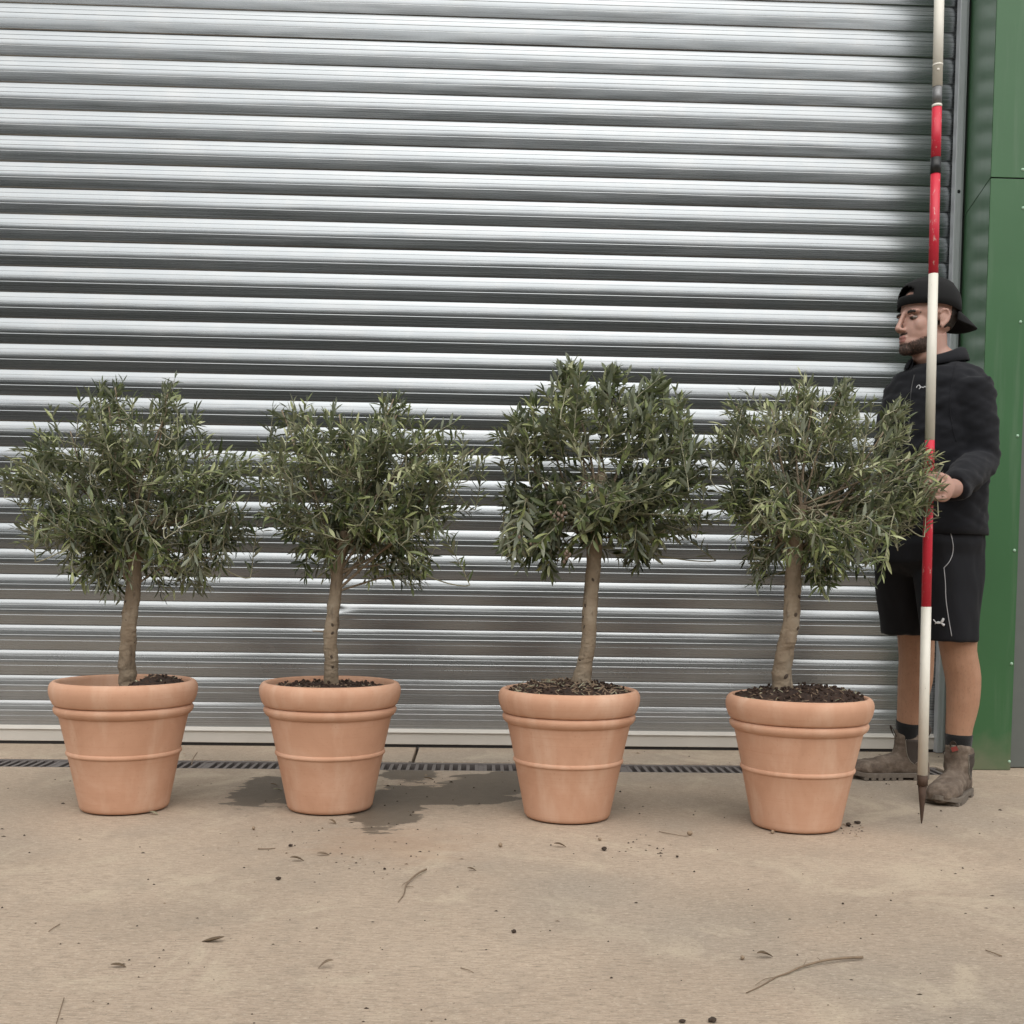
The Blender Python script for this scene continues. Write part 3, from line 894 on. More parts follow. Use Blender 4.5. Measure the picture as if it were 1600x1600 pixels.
pl = empty('ranging_pole', tipw, 'tall red and white banded surveying pole held upright by the man', 'ranging pole')
R0 = .0138
for name, a, b_, m_, rr in (('white_band', 1211.3, 948.1, 'pole_white', R0 + .0008), ('red_band', 947.9, 688.2, 'pole_red', R0), ('white_band', 687.8, 428.2, 'pole_white', R0),
                            ('red_band', 427.8, 270, 'pole_red', R0), ('black_tape', 272, 247, 'tape', R0 + .0012), ('red_band', 249, 168.3, 'pole_red', R0), ('white_band', 168, 163.8, 'pole_white', R0 + .0005),
                            ('joint_sleeve', 163.5, 136.2, 'steel', R0 - .0005), ('white_band', 136, -40, 'pole_white', R0 + .0003)):
    b = MB(); b.tube([pole_at(a), pole_at(b_)], rr, 24); o = b.build(name, M[m_], pl); o.data.polygons.foreach_set('use_smooth', [len(p.vertices) == 4 for p in o.data.polygons])
b = MB(); b.ball(pole_at(112) + Vector((-.004, -.0135, 0)), (.0042, .003, .0042), nu=10, nv=6); b.tube([pole_at(101), pole_at(104)], R0 + .0009, 20); b.build('rivet', M['pole_white'], pl, True)
b = MB(); b.tube([pole_at(1227), pole_at(1211)], [R0 + .0015, R0 + .0018], 20); b.tube([tipw + Vector((0, 0, .0005)), pole_at(1280), pole_at(1250), pole_at(1226.8)], [.0012, .0035, .0088, .0128], 20)
b.build('iron_tip', M['rust'], pl, True)

# ------------------------------------------------------------------ the man: body
man = empty('person', gnd(1462, 1240), 'man in black fleece, shorts and backwards cap holding the striped pole', 'person')
TY = rad(30); TF = Vector((-math.cos(TY), -math.sin(TY), 0)); TL = Vector((math.sin(TY), -math.cos(TY), 0)); UP = Vector((0, 0, 1))
YT = -.937


def ring(c, w, d, n=40, pw=2.4, F=TF, L=TL):
    out = []
    for j in range(n):
        a = 2 * math.pi * j / n; ca, sa = math.cos(a), math.sin(a)
        out.append(c + L * (w * math.copysign(abs(ca) ** (2 / pw), ca)) + F * (d * math.copysign(abs(sa) ** (2 / pw), sa)))
    return out


TOR = [(556, 1464, .070, .062), (568, 1464, .092, .075), (582, 1463, .140, .090), (602, 1462, .178, .108), (640, 1458, .192, .124), (690, 1455, .192, .130), (740, 1455, .186, .128), (790, 1453, .186, .132), (822, 1452, .188, .136), (836, 1452, .188, .137)]
HY = rad(14); HF = Vector((-math.cos(HY), -math.sin(HY), 0)); HL = Vector((math.sin(HY), -math.cos(HY), 0))
HC = at(1446, 505, YT - .01)


def H(f, l, u): return HC + HF * f + HL * l + UP * u


def hl(p):
    q = p - HC; return q.dot(HF), q.dot(HL), q.z


ROT_H = Matrix((HF, HL, UP)).transposed()
SHL, ELL, WRL = at(1519, 612, -1.085), at(1531, 722, -1.10), at(1490, 763, -1.295)
SHR, ELR, WRR = at(1412, 618, -.775), at(1404, 715, -.76), at(1405, 790, -.86)
PA = pole_at(762)


def PH(x, y, z): return PA + Vector((x, y, z))


b = MB()
# head
b.ball(H(-.015, 0, .044), (.099, .078, .093), ROT_H); b.ball(H(.028, 0, -.030), (.060, .058, .075), ROT_H)
b.ball(H(.030, 0, -.072), (.060, .050, .040), ROT_H); b.ball(H(.074, 0, -.094), (.020, .024, .019), ROT_H); b.ball(H(.0, 0, -.055), (.055, .058, .045), ROT_H)
for s in (-1, 1):
    b.ball(H(.046, s * .040, -.016), (.026, .018, .030), ROT_H); b.ball(H(.066, s * .030, .0255), (.018, .026, .010), ROT_H)
    b.ball(H(.094, s * .0110, -.032), (.010, .0068, .0070), ROT_H)
    b.ball(H(-.012, s * .078, .002), (.016, .007, .026), ROT_H); b.ball(H(-.006, s * .078, -.022), (.009, .006, .013), ROT_H)
    b.tube([H(.004, s * .078, .016), H(-.004, s * .084, .028), H(-.020, s * .087, .027), H(-.029, s * .087, .010), H(-.023, s * .085, -.010), H(-.008, s * .080, -.026)], .0048, 8)
b.tube([H(.082, 0, .030), H(.092, 0, .008), H(.102, 0, -.014), H(.107, 0, -.026)], [.008, .0072, .0084, .0095], 12)
b.ball(H(.1065, 0, -.027), (.0100, .0105, .0095), ROT_H)
b.ball(H(.0835, 0, -.0550), (.0125, .020, .0068), ROT_H); b.ball(H(.0825, 0, -.0672), (.0120, .018, .0072), ROT_H)
# neck and trunk (inside the clothes)
b.tube([H(-.012, 0, -.045), H(-.022, 0, -.10), at(1465, 563, YT), at(1464, 590, YT)], [.060, .058, .064, .08], 24)
b.loft([ring(at(cx, py, YT), w - .022, d - .022) for py, cx, w, d in TOR])
b.loft([ring(at(1452, 826, YT), .165, .115), ring(at(1452, 880, YT + .02), .165, .115)])
# arms
b.tube([SHL + TL * -.06, SHL, SHL.lerp(ELL, .5), ELL, ELL.lerp(WRL, .4), WRL, PH(.050, .006, .0)], [.05, .052, .048, .042, .040, .030, .029], 18)
b.tube([SHR + TL * .06, SHR, SHR.lerp(ELR, .5), ELR, ELR.lerp(WRR, .4), WRR], [.05, .052, .048, .042, .040, .030], 18)
b.ball(WRR + Vector((-.02, -.05, -.03)), (.035, .05, .04))
# left hand round the pole
b.ball(PH(.042, .000, .0), (.034, .017, .043)); b.ball(PH(.026, -.010, .0), (.016, .013, .042))
for i, (z, sc) in enumerate(((.034, .96), (.0115, 1.06), (-.011, 1.0), (-.0325, .84))):
    b.tube([PH(.040, -.008, z * .9), PH(.026, -.022, z), PH(.006, -.0265, z), PH(-.0165 * sc, -.0205, z - .001), PH(-.0245, -.003, z - .002), PH(-.018, .014, z - .003), PH(-.006, .0205, z - .003)],
           [.0105, .0108 * sc ** .5, .0094 * sc ** .5, .0092 * sc ** .5, .0085 * sc, .0080 * sc, .0070 * sc], 10)
b.tube([PH(.052, .006, .020), PH(.034, .018, .036), PH(.014, .0255, .047), PH(-.008, .0235, .052), PH(-.022, .012, .053)], [.014, .013, .0105, .0098, .0078], 10)
# legs
LA = [(1424, 850, -.82, .080), (1430, 930, -.78, .072), (1431, 990, -.745, .064), (1432, 1025, -.725, .061), (1430, 1062, -.70, .061), (1425, 1100, -.675, .052), (1420, 1135, -.66, .043), (1419, 1165, -.655, .038), (1419, 1190, -.655, .030)]
LB = [(1490, 850, -1.0, .082), (1492, 930, -1.01, .074), (1496, 990, -1.01, .064), (1498, 1020, -1.0, .058), (1505, 1060, -.985, .0575), (1504, 1100, -.975, .053), (1499, 1135, -.97, .0445), (1497, 1165, -.97, .040), (1497, 1200, -.97, .030)]
b.tube(catmull([at(x, y, Y) for x, y, Y, r_ in LA], 3), np.interp(np.linspace(0, 8, 25), range(9), [q[3] for q in LA]), 20)
b.tube(catmull([at(x, y, Y) for x, y, Y, r_ in LB], 3), np.interp(np.linspace(0, 8, 25), range(9), [q[3] for q in LB]), 20)
body = remesh(b, 'body', M['skin'], man, .0034, 7, .5)


def shell(src, cond, off, name, m_, thick=0, nz=0.0, parent=man):
    """a thin layer lying on part of a surface (hair, beard, brows, lips)"""
    vs = src.data.vertices; keep = {}; v = []; f = []
    for p in src.data.polygons:
        if all(cond(vs[i].co) for i in p.vertices):
            q = []
            for i in p.vertices:
                if i not in keep:
                    keep[i] = len(v); o_ = off + nz * noise.noise(vs[i].co * 160); v.append(vs[i].co + vs[i].normal * o_)
                q.append(keep[i])
            f.append(tuple(q))
    o = mesh(name, v, f, m_, parent, True)
    if thick:
        s_ = o.modifiers.new('t', 'SOLIDIFY'); s_.thickness = thick; s_.offset = -1
    return o


def nj(c): return .006 * noise.noise(c * 130) + .004 * noise.noise(c * 45) + .006 * noise.noise(c * 280)


def beard_density(c):
    f, l, u = hl(c); al = abs(l)
    if u > .03 or u < -.122 or f < -.002 or (c - HC).length > .15: return 0
    if f > .070 and al < .019 - .35 * abs(u + .061) and -.0725 < u < -.0500: return 0
    line = -.046 - .020 * max(0, (f - .030) / .05) + (.060 * max(0, (.026 - f) / .05))
    d = min(1, max(0, (line - u) / .024)) * min(1, max(0, (u + .116 - .25 * max(0, .055 - f)) / .010))
    if f > .072 and al < .023 and -.0502 < u < -.0400: d = max(d, .75 * min(1, (.023 - al) / .006))
    if f > .052 and u < -.0740 and al < .038: d = max(d, min(1, (.038 - al) / .010) * min(1, (-.0740 - u) / .006))
    return d


def c_hair(c):
    f, l, u = hl(c); e = nj(c)
    if (c - HC).length > .15: return False
    ear = abs(l) > .066 and -.046 < f < .016 and u > -.045
    return u > -.020 + e + (.2 * max(0, f - .005)) and f < .026 + (.04 if u > .090 else 0) and not ear


br = shell(body, lambda c: beard_density(c) > .03, .0009, 'beard', M['beard'], 0, .0004)
da = br.data.attributes.new('hair_amount', 'FLOAT', 'POINT'); da.data.foreach_set('value', [beard_density(v_.co) for v_ in br.data.vertices])
shell(body, c_hair, .0022, 'hair', M['hair'], .002, .0012)
shell(body, lambda c: (lambda f, l, u: f > .074 and abs(l) < .019 - .35 * abs(u + .061) and -.0725 < u < -.0495)(*hl(c)), .0006, 'lips', M['lip'])
for s in (-1, 1):
    shell(body, lambda c: (lambda f, l, u: f > .05 and .012 < l * s < .052 and abs(u - .0265 + .10 * abs(l * s - .03)) < .0044 + .3 * nj(c))(*hl(c)), .0018, 'eyebrow', M['hair'], .0015, .0008)
    e_ = MB(); e_.ball(H(.0660, s * .032, .0065), (.012, .0135, .0072), ROT_H); ey = e_.build('eye', M['eyew'], man, True)
    e_ = MB(); e_.ball(H(.0745, s * .0305, .0055), (.0052, .0085, .0058), ROT_H, 12, 8); e_.build('iris', M['iris'], ey, True)
    e_ = MB(); e_.tube([H(.073, s * .0175, .006), H(.0785, s * .025, .0110), H(.0775, s * .034, .0120), H(.066, s * .041, .0065)], [.0020, .0040, .0042, .0012], 8); e_.build('eyelid', M['skin'], ey, True)

# ------------------------------------------------------------------ clothes


def wrinkle(me, amp, dirs, seed):
    n = len(me.vertices); co = np.empty(n * 3); me.vertices.foreach_get('co', co); co = co.reshape(-1, 3)
    no = np.empty(n * 3); me.vertex_normals.foreach_get('vector', no); no = no.reshape(-1, 3)
    h = np.zeros(n)
    for i in range(n):
        c = co[i]
        for (sx, sy, sz, sk, a) in dirs:
            h[i] += a * (noise.noise(Vector((c[0] * sx + seed, c[1] * sy, c[2] * sz + sk * c[0]))))
    co += no * (h * amp)[:, None]; me.vertices.foreach_set('co', co.ravel()); me.update()


b = MB()
b.loft([ring(at(cx, py, YT), w + .004, d + .004) for py, cx, w, d in [(571, 1465, .088, .068)] + TOR[2:]])
b.tube([SHL - TL * .07 + UP * .005, SHL, SHL.lerp(ELL, .5) + Vector((.004, 0, 0)), ELL, ELL.lerp(WRL, .35), ELL.lerp(WRL, .75), WRL + (WRL - ELL) * .02], [.062, .072, .066, .064, .058, .049, .045], 24)
b.tube([SHR + TL * .07, SHR, SHR.lerp(ELR, .5), ELR, ELR.lerp(WRR, .4), WRR], [.07, .07, .066, .062, .055, .044], 24)
b.ball(SHL - TL * .03 - UP * .01, .075)
jacket = remesh(b, 'fleece_jacket', M['fleece'], man, .0065, 6, .5, lambda me: wrinkle(me, .0075, [(9, 9, 26, 10, .8), (22, 22, 44, -18, .6), (5, 5, 7, 0, .7), (14, 14, 60, 26, .35)], 3))
# hem band
b = MB(); b.loft([ring(at(1452, 827, YT), .1935, .1425), ring(at(1452, 837, YT), .193, .142), ring(at(1452, 837.2, YT), .18, .13)], cap=False); b.build('hem', M['fleece'], jacket, True)
# collar: stands at the back, open at the front
b = MB(); rows = []; n = 44
nc = at(1466, 566, YT)
for k_, (hh, ro) in enumerate(((-.030, .086), (0, .080), (.018, .076), (.032, .076), (.038, .079), (.034, .085), (.014, .094), (-.006, .099))):
    row = []
    for j in range(n):
        a = rad(-158 + 316 * j / (n - 1)); fr = max(0, -math.cos(a))      # 0 = back, fr = 1 front
        d_ = (-TF * math.cos(a) + TL * math.sin(a))
        hgt = hh * (1 - .30 * fr) - .012 * fr + .012 * math.cos(a)
        row.append(nc + d_ * (ro + .016 * fr) + UP * hgt)
    rows.append(row)
v = [p for r_ in rows for p in r_]; f = [(i * n + j, i * n + j + 1, (i + 1) * n + j + 1, (i + 1) * n + j) for i in range(len(rows) - 1) for j in range(n - 1)]
o = mesh('collar', v, f, M['fleece'], jacket, True); sm = o.modifiers.new('t', 'SOLIDIFY'); sm.thickness = .004

b = MB()
b.loft([ring(at(1452, 818, YT), .180, .128), ring(at(1449, 850, YT), .186, .140), ring(at(1446, 880, YT + .01), .182, .140), ring(at(1447, 900, YT + .02), .140, .085)])
b.loft([ring(at(1434, 855, -.87), .11, .135), ring(at(1427, 890, -.83), .110, .143), ring(at(1426, 920, -.81), .106, .134), ring(at(1424, 955, -.79), .099, .114), ring(at(1423, 991, -.765), .092, .100)])
b.loft([ring(at(1480, 862, -1.0), .102, .116), ring(at(1482, 905, -1.01), .098, .110), ring(at(1483, 950, -1.02), .089, .099), ring(at(1484, 1001, -1.025), .081, .090)])
shorts = remesh(b, 'shorts', M['shorts'], man, .0065, 5, .5, lambda me: wrinkle(me, .006, [(16, 16, 5, 4, .9), (30, 30, 12, 12, .5)], 8))
bvh_cache = {}


def on(obj, px, py, off=.0015):
    if obj.name not in bvh_cache:
        me = obj.data; bvh_cache[obj.name] = BVHTree.FromPolygons([v_.co.copy() for v_ in me.vertices], [tuple(p.vertices) for p in me.polygons])
    d = ray(px, py).normalized(); hit = bvh_cache[obj.name].ray_cast(CAM, d)
    return (hit[0] + hit[1] * off) if hit[0] is not None else at(px, py, YT)


def cord(name, obj, pix, r_, m_, parent, sub=6, off=.001):
    pp = [Vector((x, y, 0)) for x, y in pix]; pp = catmull(pp, sub) if sub > 1 else pp
    bb = MB(); bb.tube([on(obj, p.x, p.y, off) for p in pp], r_, 6); return bb.build(name, m_, parent, True)


cord('piping', shorts, [(1481, 822), (1486, 836), (1489, 852), (1488, 866), (1483, 878), (1475, 887)], .0015, M['grey_piping'], shorts)
cord('piping', shorts, [(1475, 887), (1477, 910), (1478, 935), (1482, 965), (1487, 994)], .0015, M['grey_piping'], shorts)
for pix in ([(1459, 968), (1463, 973), (1468, 973.5), (1472, 971), (1474.5, 966)], [(1461, 975), (1465, 972), (1470, 973), (1474, 976), (1476, 977)]):
    cord('shorts_emblem', shorts, pix, [.0015] * 5 + [.0024] * 6 + [.0028] * 6 + [.0042] * 6 + [.0030] * 2, M['white_print'], shorts)
cord('chest_emblem', jacket, [(1432, 606), (1434, 603), (1437, 602), (1438, 606), (1436, 608), (1440, 605), (1443, 606), (1445, 604), (1449, 606), (1451, 605)], .0012, M['white_print'], jacket)
cord('zip', jacket, [(1429, 586), (1424, 610), (1421, 650), (1420, 700), (1421, 760), (1423, 812)], .0022, M['tape'], jacket)
cord('seam', jacket, [(1494, 566), (1489, 590), (1484, 625), (1487, 660), (1494, 690)], .0014, M['fleece'], jacket)

# cap, worn backwards
b = MB(); nu, nv = 64, 20; CC = (-.013, 0, .059); CRD = (.108, .091, .096)
v = []; f = []
for i in range(nv + 1):
    for j in range(nu):
        a = 2 * math.pi * j / nu; e = (math.pi / 2) * (1 - i / nv)
        lowz = -.016 - .012 * max(0, -math.cos(a))
        x, y, z = CRD[0] * math.cos(a) * math.cos(e), CRD[1] * math.sin(a) * math.cos(e), CRD[2] * math.sin(e)
        sq = 1 + .04 * math.sin(e * 2) ** 2
        if i == nv: z = lowz
        v.append(H(CC[0] + x * sq, CC[1] + y * sq, CC[2] + z + (.006 * math.cos(a) if i > 10 else 0)))
for i in range(nv):
    for j in range(nu):
        a = (2 * math.pi * (j + .5) / nu + math.pi) % (2 * math.pi) - math.pi; e = 90 * (1 - (i + .5) / nv)
        if abs(a) < rad(30) and 8 < e < 8 + 24 * math.sqrt(max(0, 1 - (a / rad(30)) ** 2)): continue
        f.append((i * nu + j, (i + 1) * nu + j, (i + 1) * nu + (j + 1) % nu, i * nu + (j + 1) % nu))
cap = mesh('cap', v, f, M['cap'], man, True); sm = cap.modifiers.new('t', 'SOLIDIFY'); sm.thickness = .0025
b = MB(); b.ball(H(-.013, 0, .156), (.006, .006, .004), ROT_H, 10, 6); b.build('button', M['cap'], cap, True)
v = []; f = []; ni, nj_ = 10, 24
for i in range(ni + 1):
    for j in range(nj_ + 1):
        a = rad(180 - 58 + 116 * j / nj_); ac = (j / nj_ - .5) * 2; t = i / ni
        rr = .072 * (1 - abs(ac) ** 3.2) * t
        bx, by = CC[0] + .105 * math.cos(a), .089 * math.sin(a)
        v.append(H(bx - rr, by, .033 - rr * .50 - .020 * ac * ac * (.3 + t) - .03 * t * t * .25))
f = [(i * (nj_ + 1) + j, i * (nj_ + 1) + j + 1, (i + 1) * (nj_ + 1) + j + 1, (i + 1) * (nj_ + 1) + j) for i in range(ni) for j in range(nj_)]
o = mesh('peak', v, f, M['cap'], cap, True); sm = o.modifiers.new('t', 'SOLIDIFY'); sm.thickness = .0045; sm.offset = 0

# socks
for pts, z0, z1 in ((LA, 1127, 1170), (LB, 1147, 1190)):
    P_ = [at(np.interp(y, [q[1] for q in pts], [q[0] for q in pts]), y, np.interp(y, [q[1] for q in pts], [q[2] for q in pts])) for y in np.linspace(z0, z1, 8)]
    R_ = [np.interp(y, [q[1] for q in pts], [q[3] for q in pts]) + .003 for y in np.linspace(z0, z1, 8)]
    b = MB(); b.tube(P_, R_, 24); b.build('sock', M['sock'], man, True)


def boot(ank, fwd, lab=None):
    Fv = fwd.normalized(); Sv = UP.cross(Fv); o0 = Vector((ank.x, ank.y, 0))

    def B(x, y, z): return o0 + Fv * x + Sv * y + UP * z
    st = [(-.074, .020, .050), (-.066, .031, .066), (-.045, .036, .084), (0, .039, .105), (.05, .041, .098), (.095, .047, .083), (.14, .052, .073), (.18, .050, .068), (.207, .039, .058), (.222, .02, .042)]
    b = MB(); rings = []
    for x, w, h in st:
        rg = []
        for j in range(24):
            a = 2 * math.pi * j / 24; ca, sa = math.cos(a), math.sin(a); zc = .012 + (h - .012) / 2
            rg.append(B(x, w * math.copysign(abs(ca) ** .75, ca), zc + (h - .012) / 2 * math.copysign(abs(sa) ** .8, sa)))
        rings.append(rg)
    b.loft(rings)
    b.loft([[B(cx + rx_ * math.cos(2 * math.pi * j / 24), ry_ * math.sin(2 * math.pi * j / 24), z + tl * math.cos(2 * math.pi * j / 24)) for j in range(24)] for cx, rx_, ry_, z, tl in
            ((.0, .07, .038, .05, 0), (-.004, .063, .042, .09, 0), (-.006, .058, .046, .13, .0), (-.006, .058, .047, .160, .006), (-.006, .056, .046, .172, .010))])
    bt = remesh(b, 'boot', M['suede'], man, .0045, 5, .5, lambda me: wrinkle(me, .0045, [(26, 26, 40, 0, 1), (60, 60, 70, 0, .5)], ank.x * 9))
    # sole with heel block and cleats
    def outline(grow):
        xs = np.linspace(-.080, .229, 26); wd = np.interp(xs, [q[0] for q in st], [q[1] for q in st]) + grow
        
        wd = wd * np.sqrt(np.clip(1 - (np.clip(xs - .165, 0, 1) / .0655) ** 2, .02, 1)) ** .8 * np.sqrt(np.clip(1 - (np.clip(-.045 - xs, 0, 1) / .0355) ** 2, .02, 1)) ** .7
        wd = np.maximum(wd, np.interp(xs, [q[0] for q in st], [q[1] for q in st]) * (xs > .17) * (xs < .21) * .98)
        return [(x, w) for x, w in zip(xs, wd)] + [(x, -w) for x, w in zip(xs[::-1], wd[::-1])]
    b = MB(); ol = outline(.006)
    b.loft([[B(x, y, z + (.010 * max(0, (x - .15) / .07) ** 2)) for x, y in ol] for z in (.010, .016, .026)])
    ol2 = [(x, y * 1.01) for x, y in ol if x < -.005]; b.loft([[B(x, y, z) for x, y in ol2] for z in (0.0, .0102)])
    for x in np.arange(.045, .20, .026): 
        w = float(np.interp(x, [q[0] for q in st], [q[1] for q in st])) + .006; zt = .010 * max(0, (x - .15) / .07) ** 2
        b.add([B(x - .009, -w, 0 + zt), B(x + .009, -w, 0 + zt), B(x + .009, w, 0 + zt), B(x - .009, w, 0 + zt), B(x - .009, -w, .0102 + zt), B(x + .009, -w, .0102 + zt), B(x + .009, w, .0102 + zt), B(x - .009, w, .0102 + zt)],
              [(0, 3, 2, 1), (4, 5, 6, 7), (0, 1, 5, 4), (1, 2, 6, 5), (2, 3, 7, 6), (3, 0, 4, 7)])
    b.build('sole', M['sole'], bt, bevel=.0015)
    # elastic gusset on both sides, outlined with stitching
    bv = BVHTree.FromPolygons([q.co.copy() for q in bt.data.vertices], [tuple(p.vertices) for p in bt.data.polygons])
    for s in (-1, 1):
        v = []; f = []; edge = []; n1, n2 = 12, 8
        for i in range(n1 + 1):
            t = i / n1; z = .150 - .088 * t; hw = .030 * (1 - t ** 2.2) ** .6 + .003
            for k in range(n2 + 1):
                x = -.006 + hw * (2 * k / n2 - 1)
                h_ = bv.ray_cast(B(x, s * .2, z), Sv * -s); p = h_[0] if h_[0] is not None else B(x, s * .045, z)
                v.append(p + Sv * s * .0016)
                if k == 0: edge.insert(0, p + Sv * s * .002)
                if k == n2: edge.append(p + Sv * s * .002)
        f = [(i * (n2 + 1) + k, i * (n2 + 1) + k + 1, (i + 1) * (n2 + 1) + k + 1, (i + 1) * (n2 + 1) + k) for i in range(n1) for k in range(n2)]
        o = mesh('gusset', v, f, M['elastic'], bt, True); sm = o.modifiers.new('t', 'SOLIDIFY'); sm.thickness = .0018; sm.offset = 0
        b = MB(); b.tube(edge, .0011, 5); b.build('stitching', M['stitch'], bt, True)
    # pull loops front and back
    for x, tl in ((.052, .010), (-.064, -.012)):
        b = MB()
        q = [B(x, -.012, .160), B(x + tl, -.011, .182), B(x + tl * 1.4, 0, .192), B(x + tl, .011, .182), B(x, .012, .160)]
        q = catmull(q, 4); wv = Fv * .004 + UP * .006
        b.loft([[p - wv, p + wv, p + wv + Fv * .0022, p - wv + Fv * .0022] for p in q]); b.build('pull_loop', M['elastic'], bt)
    return bt, B


ba, BA = boot(at(1419, 1180, -.655), Vector((-1, -.02, 0)))
bb_, BB = boot(at(1497, 1180, -.975) + Vector((-.004, -.012, 0)), Vector((-.185, -.225, 0)))
b = MB(); q = [BB(.060, -.004, .158), BB(.060, .016, .166), BB(.064, .010, .180), BB(.064, -.008, .172)]; b.add(q + [p + Vector((0, .002, 0)) for p in q], [(0, 1, 2, 3), (7, 6, 5, 4), (0, 4, 5, 1), (1, 5, 6, 2), (2, 6, 7, 3), (3, 7, 4, 0)])
b.build('boot_label', M['red_label'], bb_)

# ------------------------------------------------------------------ bits lying on the concrete
M['clod'] = plain('dark_clod', (.045, .030, .020), .95, 0, .5, 80, .8, 200)
M['pebble'] = plain('brown_pebble', (.26, .19, .125), .8, 0, .4, 90, .4)
M['dry'] = plain('dry_leaf', (.13, .088, .050), .75, 0, .4, 60, .4)
M['stem'] = plain('dry_stem', (.20, .145, .095), .85, 0, .4, 60, .4)
GRP = 'bits of soil and plant litter on the concrete'
rd = random.Random(77)


def lump(name, px, py, size, flat, m_, label, cat):
    g = gnd(px, py); s_ = .78 * size / pxm(g.y)
    bm = bmesh.new(); bmesh.ops.create_icosphere(bm, subdivisions=2, radius=1)
    sx, sy = rd.uniform(.85, 1.1), rd.uniform(.65, .95)
    for v_ in bm.verts:
        k_ = 1 + .35 * noise.noise(v_.co * 1.7 + Vector((px, py, 0))) + (.2 * noise.noise(v_.co * 4 + Vector((py, px, 0))) if m_ != 'pebble' else 0)
        v_.co = Vector((v_.co.x * s_ / 2 * sx * k_, v_.co.y * s_ / 2 * sy * k_, v_.co.z * s_ / 2 * flat * k_))
    zmin = min(v_.co.z for v_ in bm.verts)
    for v_ in bm.verts: v_.co.z -= zmin
    me = bpy.data.meshes.new(name); bm.to_mesh(me); bm.free(); me.polygons.foreach_set('use_smooth', [m_ == 'pebble'] * len(me.polygons))
    o = link(name, me, None, [M[m_]]); o.location = (g.x, g.y, .0005); o.rotation_euler.z = rd.uniform(0, 6)
    return tag(o, label, cat, GRP)


def litter_leaf(px, py, size, rot, curl, label, m_='dry'):
    g = gnd(px, py); s_ = size / pxm(g.y); v, f = leaf_geo(curl, .6, 1.7)
    v = v - np.array([.5, 0, v[:, 2].min()]); v = v * s_
    o = mesh('dead_leaf', v.tolist(), f, M[m_], None, True); o.location = (g.x, g.y, .001); o.rotation_euler.z = rot
    sm_ = o.modifiers.new('t', 'SOLIDIFY'); sm_.thickness = .0008
    return tag(o, label, 'leaf', GRP)


def stick(pix, r0, r1, label, extra=()):
    P_ = catmull([gnd(x, y, .001 + h) for x, y, h in pix], 5); rr = np.linspace(r0, r1, len(P_))
    b = MB(); b.tube([p + Vector((0, 0, r_)) for p, r_ in zip(P_, rr)], rr, 7)
    for e in extra: q = catmull([gnd(x, y, .001 + h) + Vector((0, 0, r1)) for x, y, h in e], 4); b.tube(q, np.linspace(r1, r1 * .5, len(q)), 5)
    return tag(b.build('twig', M['stem'], None, True), label, 'twig', GRP)


stick([(1348, 1498, .002), (1318, 1499, .004), (1285, 1503, .004), (1250, 1513, .002), (1230, 1522, .001), (1212, 1528, 0), (1190, 1541, 0), (1166, 1552, 0)], .0029, .0009, 'long curved dry stem lying in the front right of the concrete',
      [[(1250, 1513, .002), (1256, 1508, .006), (1260, 1500, .008)], [(1212, 1528, 0), (1196, 1530, .003), (1180, 1540, .001)], [(1284, 1503, .003), (1276, 1496, .008)]])
stick([(666, 1360, .003), (655, 1365, .004), (642, 1375, .003), (634, 1385, 0), (631, 1398, 0), (622, 1410, 0)], .0028, .0009, 'small forked dry stem in front of the wet patch, its fork towards the camera', [[(642, 1375, .003), (630, 1382, .002), (628, 1386, 0)], [(634, 1386, 0), (640, 1386, .002), (646, 1386, 0)]])
stick([(100, 1560, .001), (95, 1576, 0), (88, 1600, 0)], .0009, .0006, 'thin straw at the lower left corner of the concrete')
stick([(93, 1445, 0), (84, 1450, .001), (76, 1456, 0)], .0011, .0007, 'short thin straw in front of the far left pot')
stick([(1565, 1495, 0), (1553, 1490, .002), (1540, 1485, 0)], .0016, .0009, 'short twig on bare concrete at the right edge')
stick([(720, 1513, 0), (731, 1516, .002), (740, 1520, 0)], .0010, .0006, 'hair-thin short twig in the front middle of the concrete')
stick([(1030, 1300, 0), (1052, 1304, .002), (1076, 1308, 0)], .0012, .0008, 'fine pale stalk leading to the pale pebble in front of the third pot')
stick([(308, 1177, .03), (302, 1186, .018), (299, 1196, .002)], .0022, .0015, 'bent dry stalk sticking up from the drain right of the far left pot')
stick([(403, 1327, 0), (416, 1327, .001), (430, 1326, 0)], .0016, .0012, 'short straight stick in front of the second pot')
litter_leaf(1195, 1497, 30, .3, .3, 'curled brown dead leaf beside the round pebble, front right')
litter_leaf(333, 1472, 36, -.1, -.25, 'crumpled brown dead leaf alone in the front left')
litter_leaf(509, 1513, 24, 3.3, .5, 'pale curled dead leaf in the front centre left', 'stem')
litter_leaf(464, 1346, 22, .2, .3, 'narrow dark dead leaf in front of the second pot, lowest of the cluster there')
litter_leaf(520, 1287, 16, -.7, .3, 'small dark dead leaf at the foot of the second pot')
litter_leaf(240, 1273, 18, -.4, .2, 'thin greenish leaf at the foot of the far left pot', 'twig')
litter_leaf(737, 1361, 15, .1, .3, 'small dark dead leaf between the second and third pot, in front of them')
litter_leaf(670, 1219, 16, .1, .2, 'dark dead leaf at the back edge of the wet patch')
litter_leaf(875, 1324, 20, .05, .3, 'flat brown dead leaf in front of the third pot')
litter_leaf(434, 1237, 15, .5, .3, 'small leaf on the dark wet patch left of the second pot', 'twig')
litter_leaf(428, 1228, 11, .2, .3, 'tiny pale leaf on the wet patch, behind the other small leaf', 'chip')
litter_leaf(185, 1512, 24, .1, .2, 'faint flat dead leaf in the lower left, left of the crumpled one')
litter_leaf(505, 1337, 20, .3, .2, 'pale flat leaf on the reddish silt in front of the second pot', 'stem')
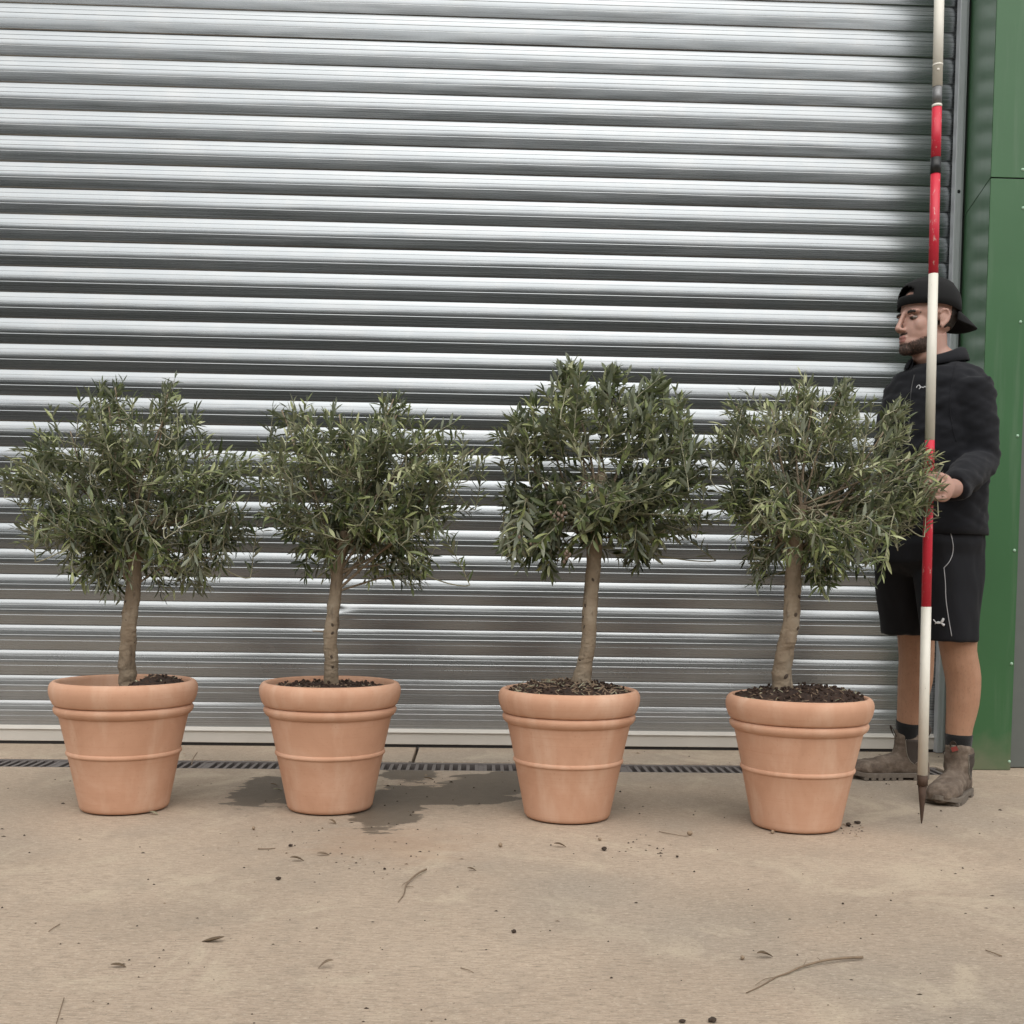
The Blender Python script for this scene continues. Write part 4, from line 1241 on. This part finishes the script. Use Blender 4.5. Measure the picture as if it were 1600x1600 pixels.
lump('pebble', 1160, 1500, 12, .75, 'pebble', 'round brown pebble beside the curled dead leaf, front right', 'pebble')
lump('pebble', 1078, 1306, 11, .85, 'pebble', 'pale pebble at the end of a fine stalk, between the third and fourth pot', 'pebble')
lump('pebble', 1207, 1303, 9, .9, 'pebble', 'small brown pebble at the foot of the fourth pot', 'pebble')
lump('pebble', 937, 1314, 8, .8, 'pebble', 'tiny brown pebble in front of the third pot', 'pebble')
lump('pebble', 782, 1324, 9, 1, 'pebble', 'small dark pebble left of the third pot', 'pebble')
lump('pebble', 396, 1297, 8, 1, 'pebble', 'small pale pebble left of the second pot', 'pebble')
lump('soil_clod', 803, 1458, 12, .6, 'clod', 'dark crumb of soil alone in the front middle', 'soil clod')
lump('soil_clod', 867, 1286, 15, .5, 'clod', 'dark clod of soil pressed against the foot of the third pot', 'soil clod')
lump('soil_clod', 944, 1329, 16, .45, 'clod', 'flat dark soil clod in front of the third pot', 'soil clod')
lump('soil_clod', 1326, 1291, 14, .5, 'clod', 'dark soil clod beside the foot of the fourth pot, left of two', 'soil clod')
lump('soil_clod', 1340, 1287, 15, .35, 'clod', 'flatter soil clod beside the fourth pot, right of two', 'soil clod')
lump('soil_clod', 1058, 1340, 7, .6, 'clod', 'small black crumb in front of the gap between third and fourth pot', 'soil clod')
lump('soil_clod', 1113, 1597, 20, .5, 'clod', 'dark clod at the bottom edge of the photo', 'soil clod')
lump('soil_clod', 1066, 1598, 15, .4, 'clod', 'flatter clod at the bottom edge, left of the dark one', 'soil clod')
lump('soil_clod', 435, 1375, 12, .5, 'clod', 'small brown lump in front of the second pot, left of two', 'soil clod')
lump('soil_clod', 601, 1359, 7, .6, 'clod', 'tiny brown lump left of the forked stem', 'soil clod')
lump('soil_clod', 454, 1323, 9, .6, 'clod', 'black crumb in front of the second pot among short leaves', 'soil clod')
lump('soil_clod', 1317, 1413, 6, .5, 'clod', 'small black crumb in front of the fourth pot, alone', 'soil clod')
lump('soil_clod', 1160, 1197, 9, .7, 'clod', 'pale crumb on the drain edge, left of the fourth pot', 'soil clod')
b = MB()
for k in range(430):
    c_ = rd.random()
    if c_ < .30: cx, cy, sx, sy = [(480, 1330, 60, 22), (640, 1325, 80, 30), (1030, 1320, 40, 14), (1330, 1298, 16, 7), (590, 1345, 40, 14), (690, 1225, 70, 14)][rd.randrange(6)]; x, y = rd.gauss(cx, sx), rd.gauss(cy, sy)
    elif c_ < .5: x, y = rd.uniform(0, 1600), rd.uniform(1168, 1270)
    else: x, y = rd.uniform(-50, 1650), rd.uniform(1260, 1640)
    if y < 1168: continue
    g = gnd(x, y); s_ = rd.uniform(1.2, 3.6) ** 1.15 / pxm(g.y) * .55
    z0 = .0004; a0 = rd.uniform(0, 6.28)
    if dg1 - .02 < g.y < dg0 + .02: continue
    el = rd.uniform(1, 2.6) if rd.random() < .4 else 1
    pts = [(g.x + s_ * el * math.cos(a0 + q * 1.2566) * rd.uniform(.7, 1.2), g.y + s_ * math.sin(a0 + q * 1.2566) * rd.uniform(.7, 1.2), z0) for q in range(5)]
    b.add(pts + [(g.x, g.y, z0 + s_ * rd.uniform(.5, 1.1))], [(q, (q + 1) % 5, 5) for q in range(5)], 0 if rd.random() < .68 else rd.choice((1, 2)))
o = b.build('litter_crumbs', [M['clod'], M['pebble'], M['dry']]); tag(o, kind='stuff')
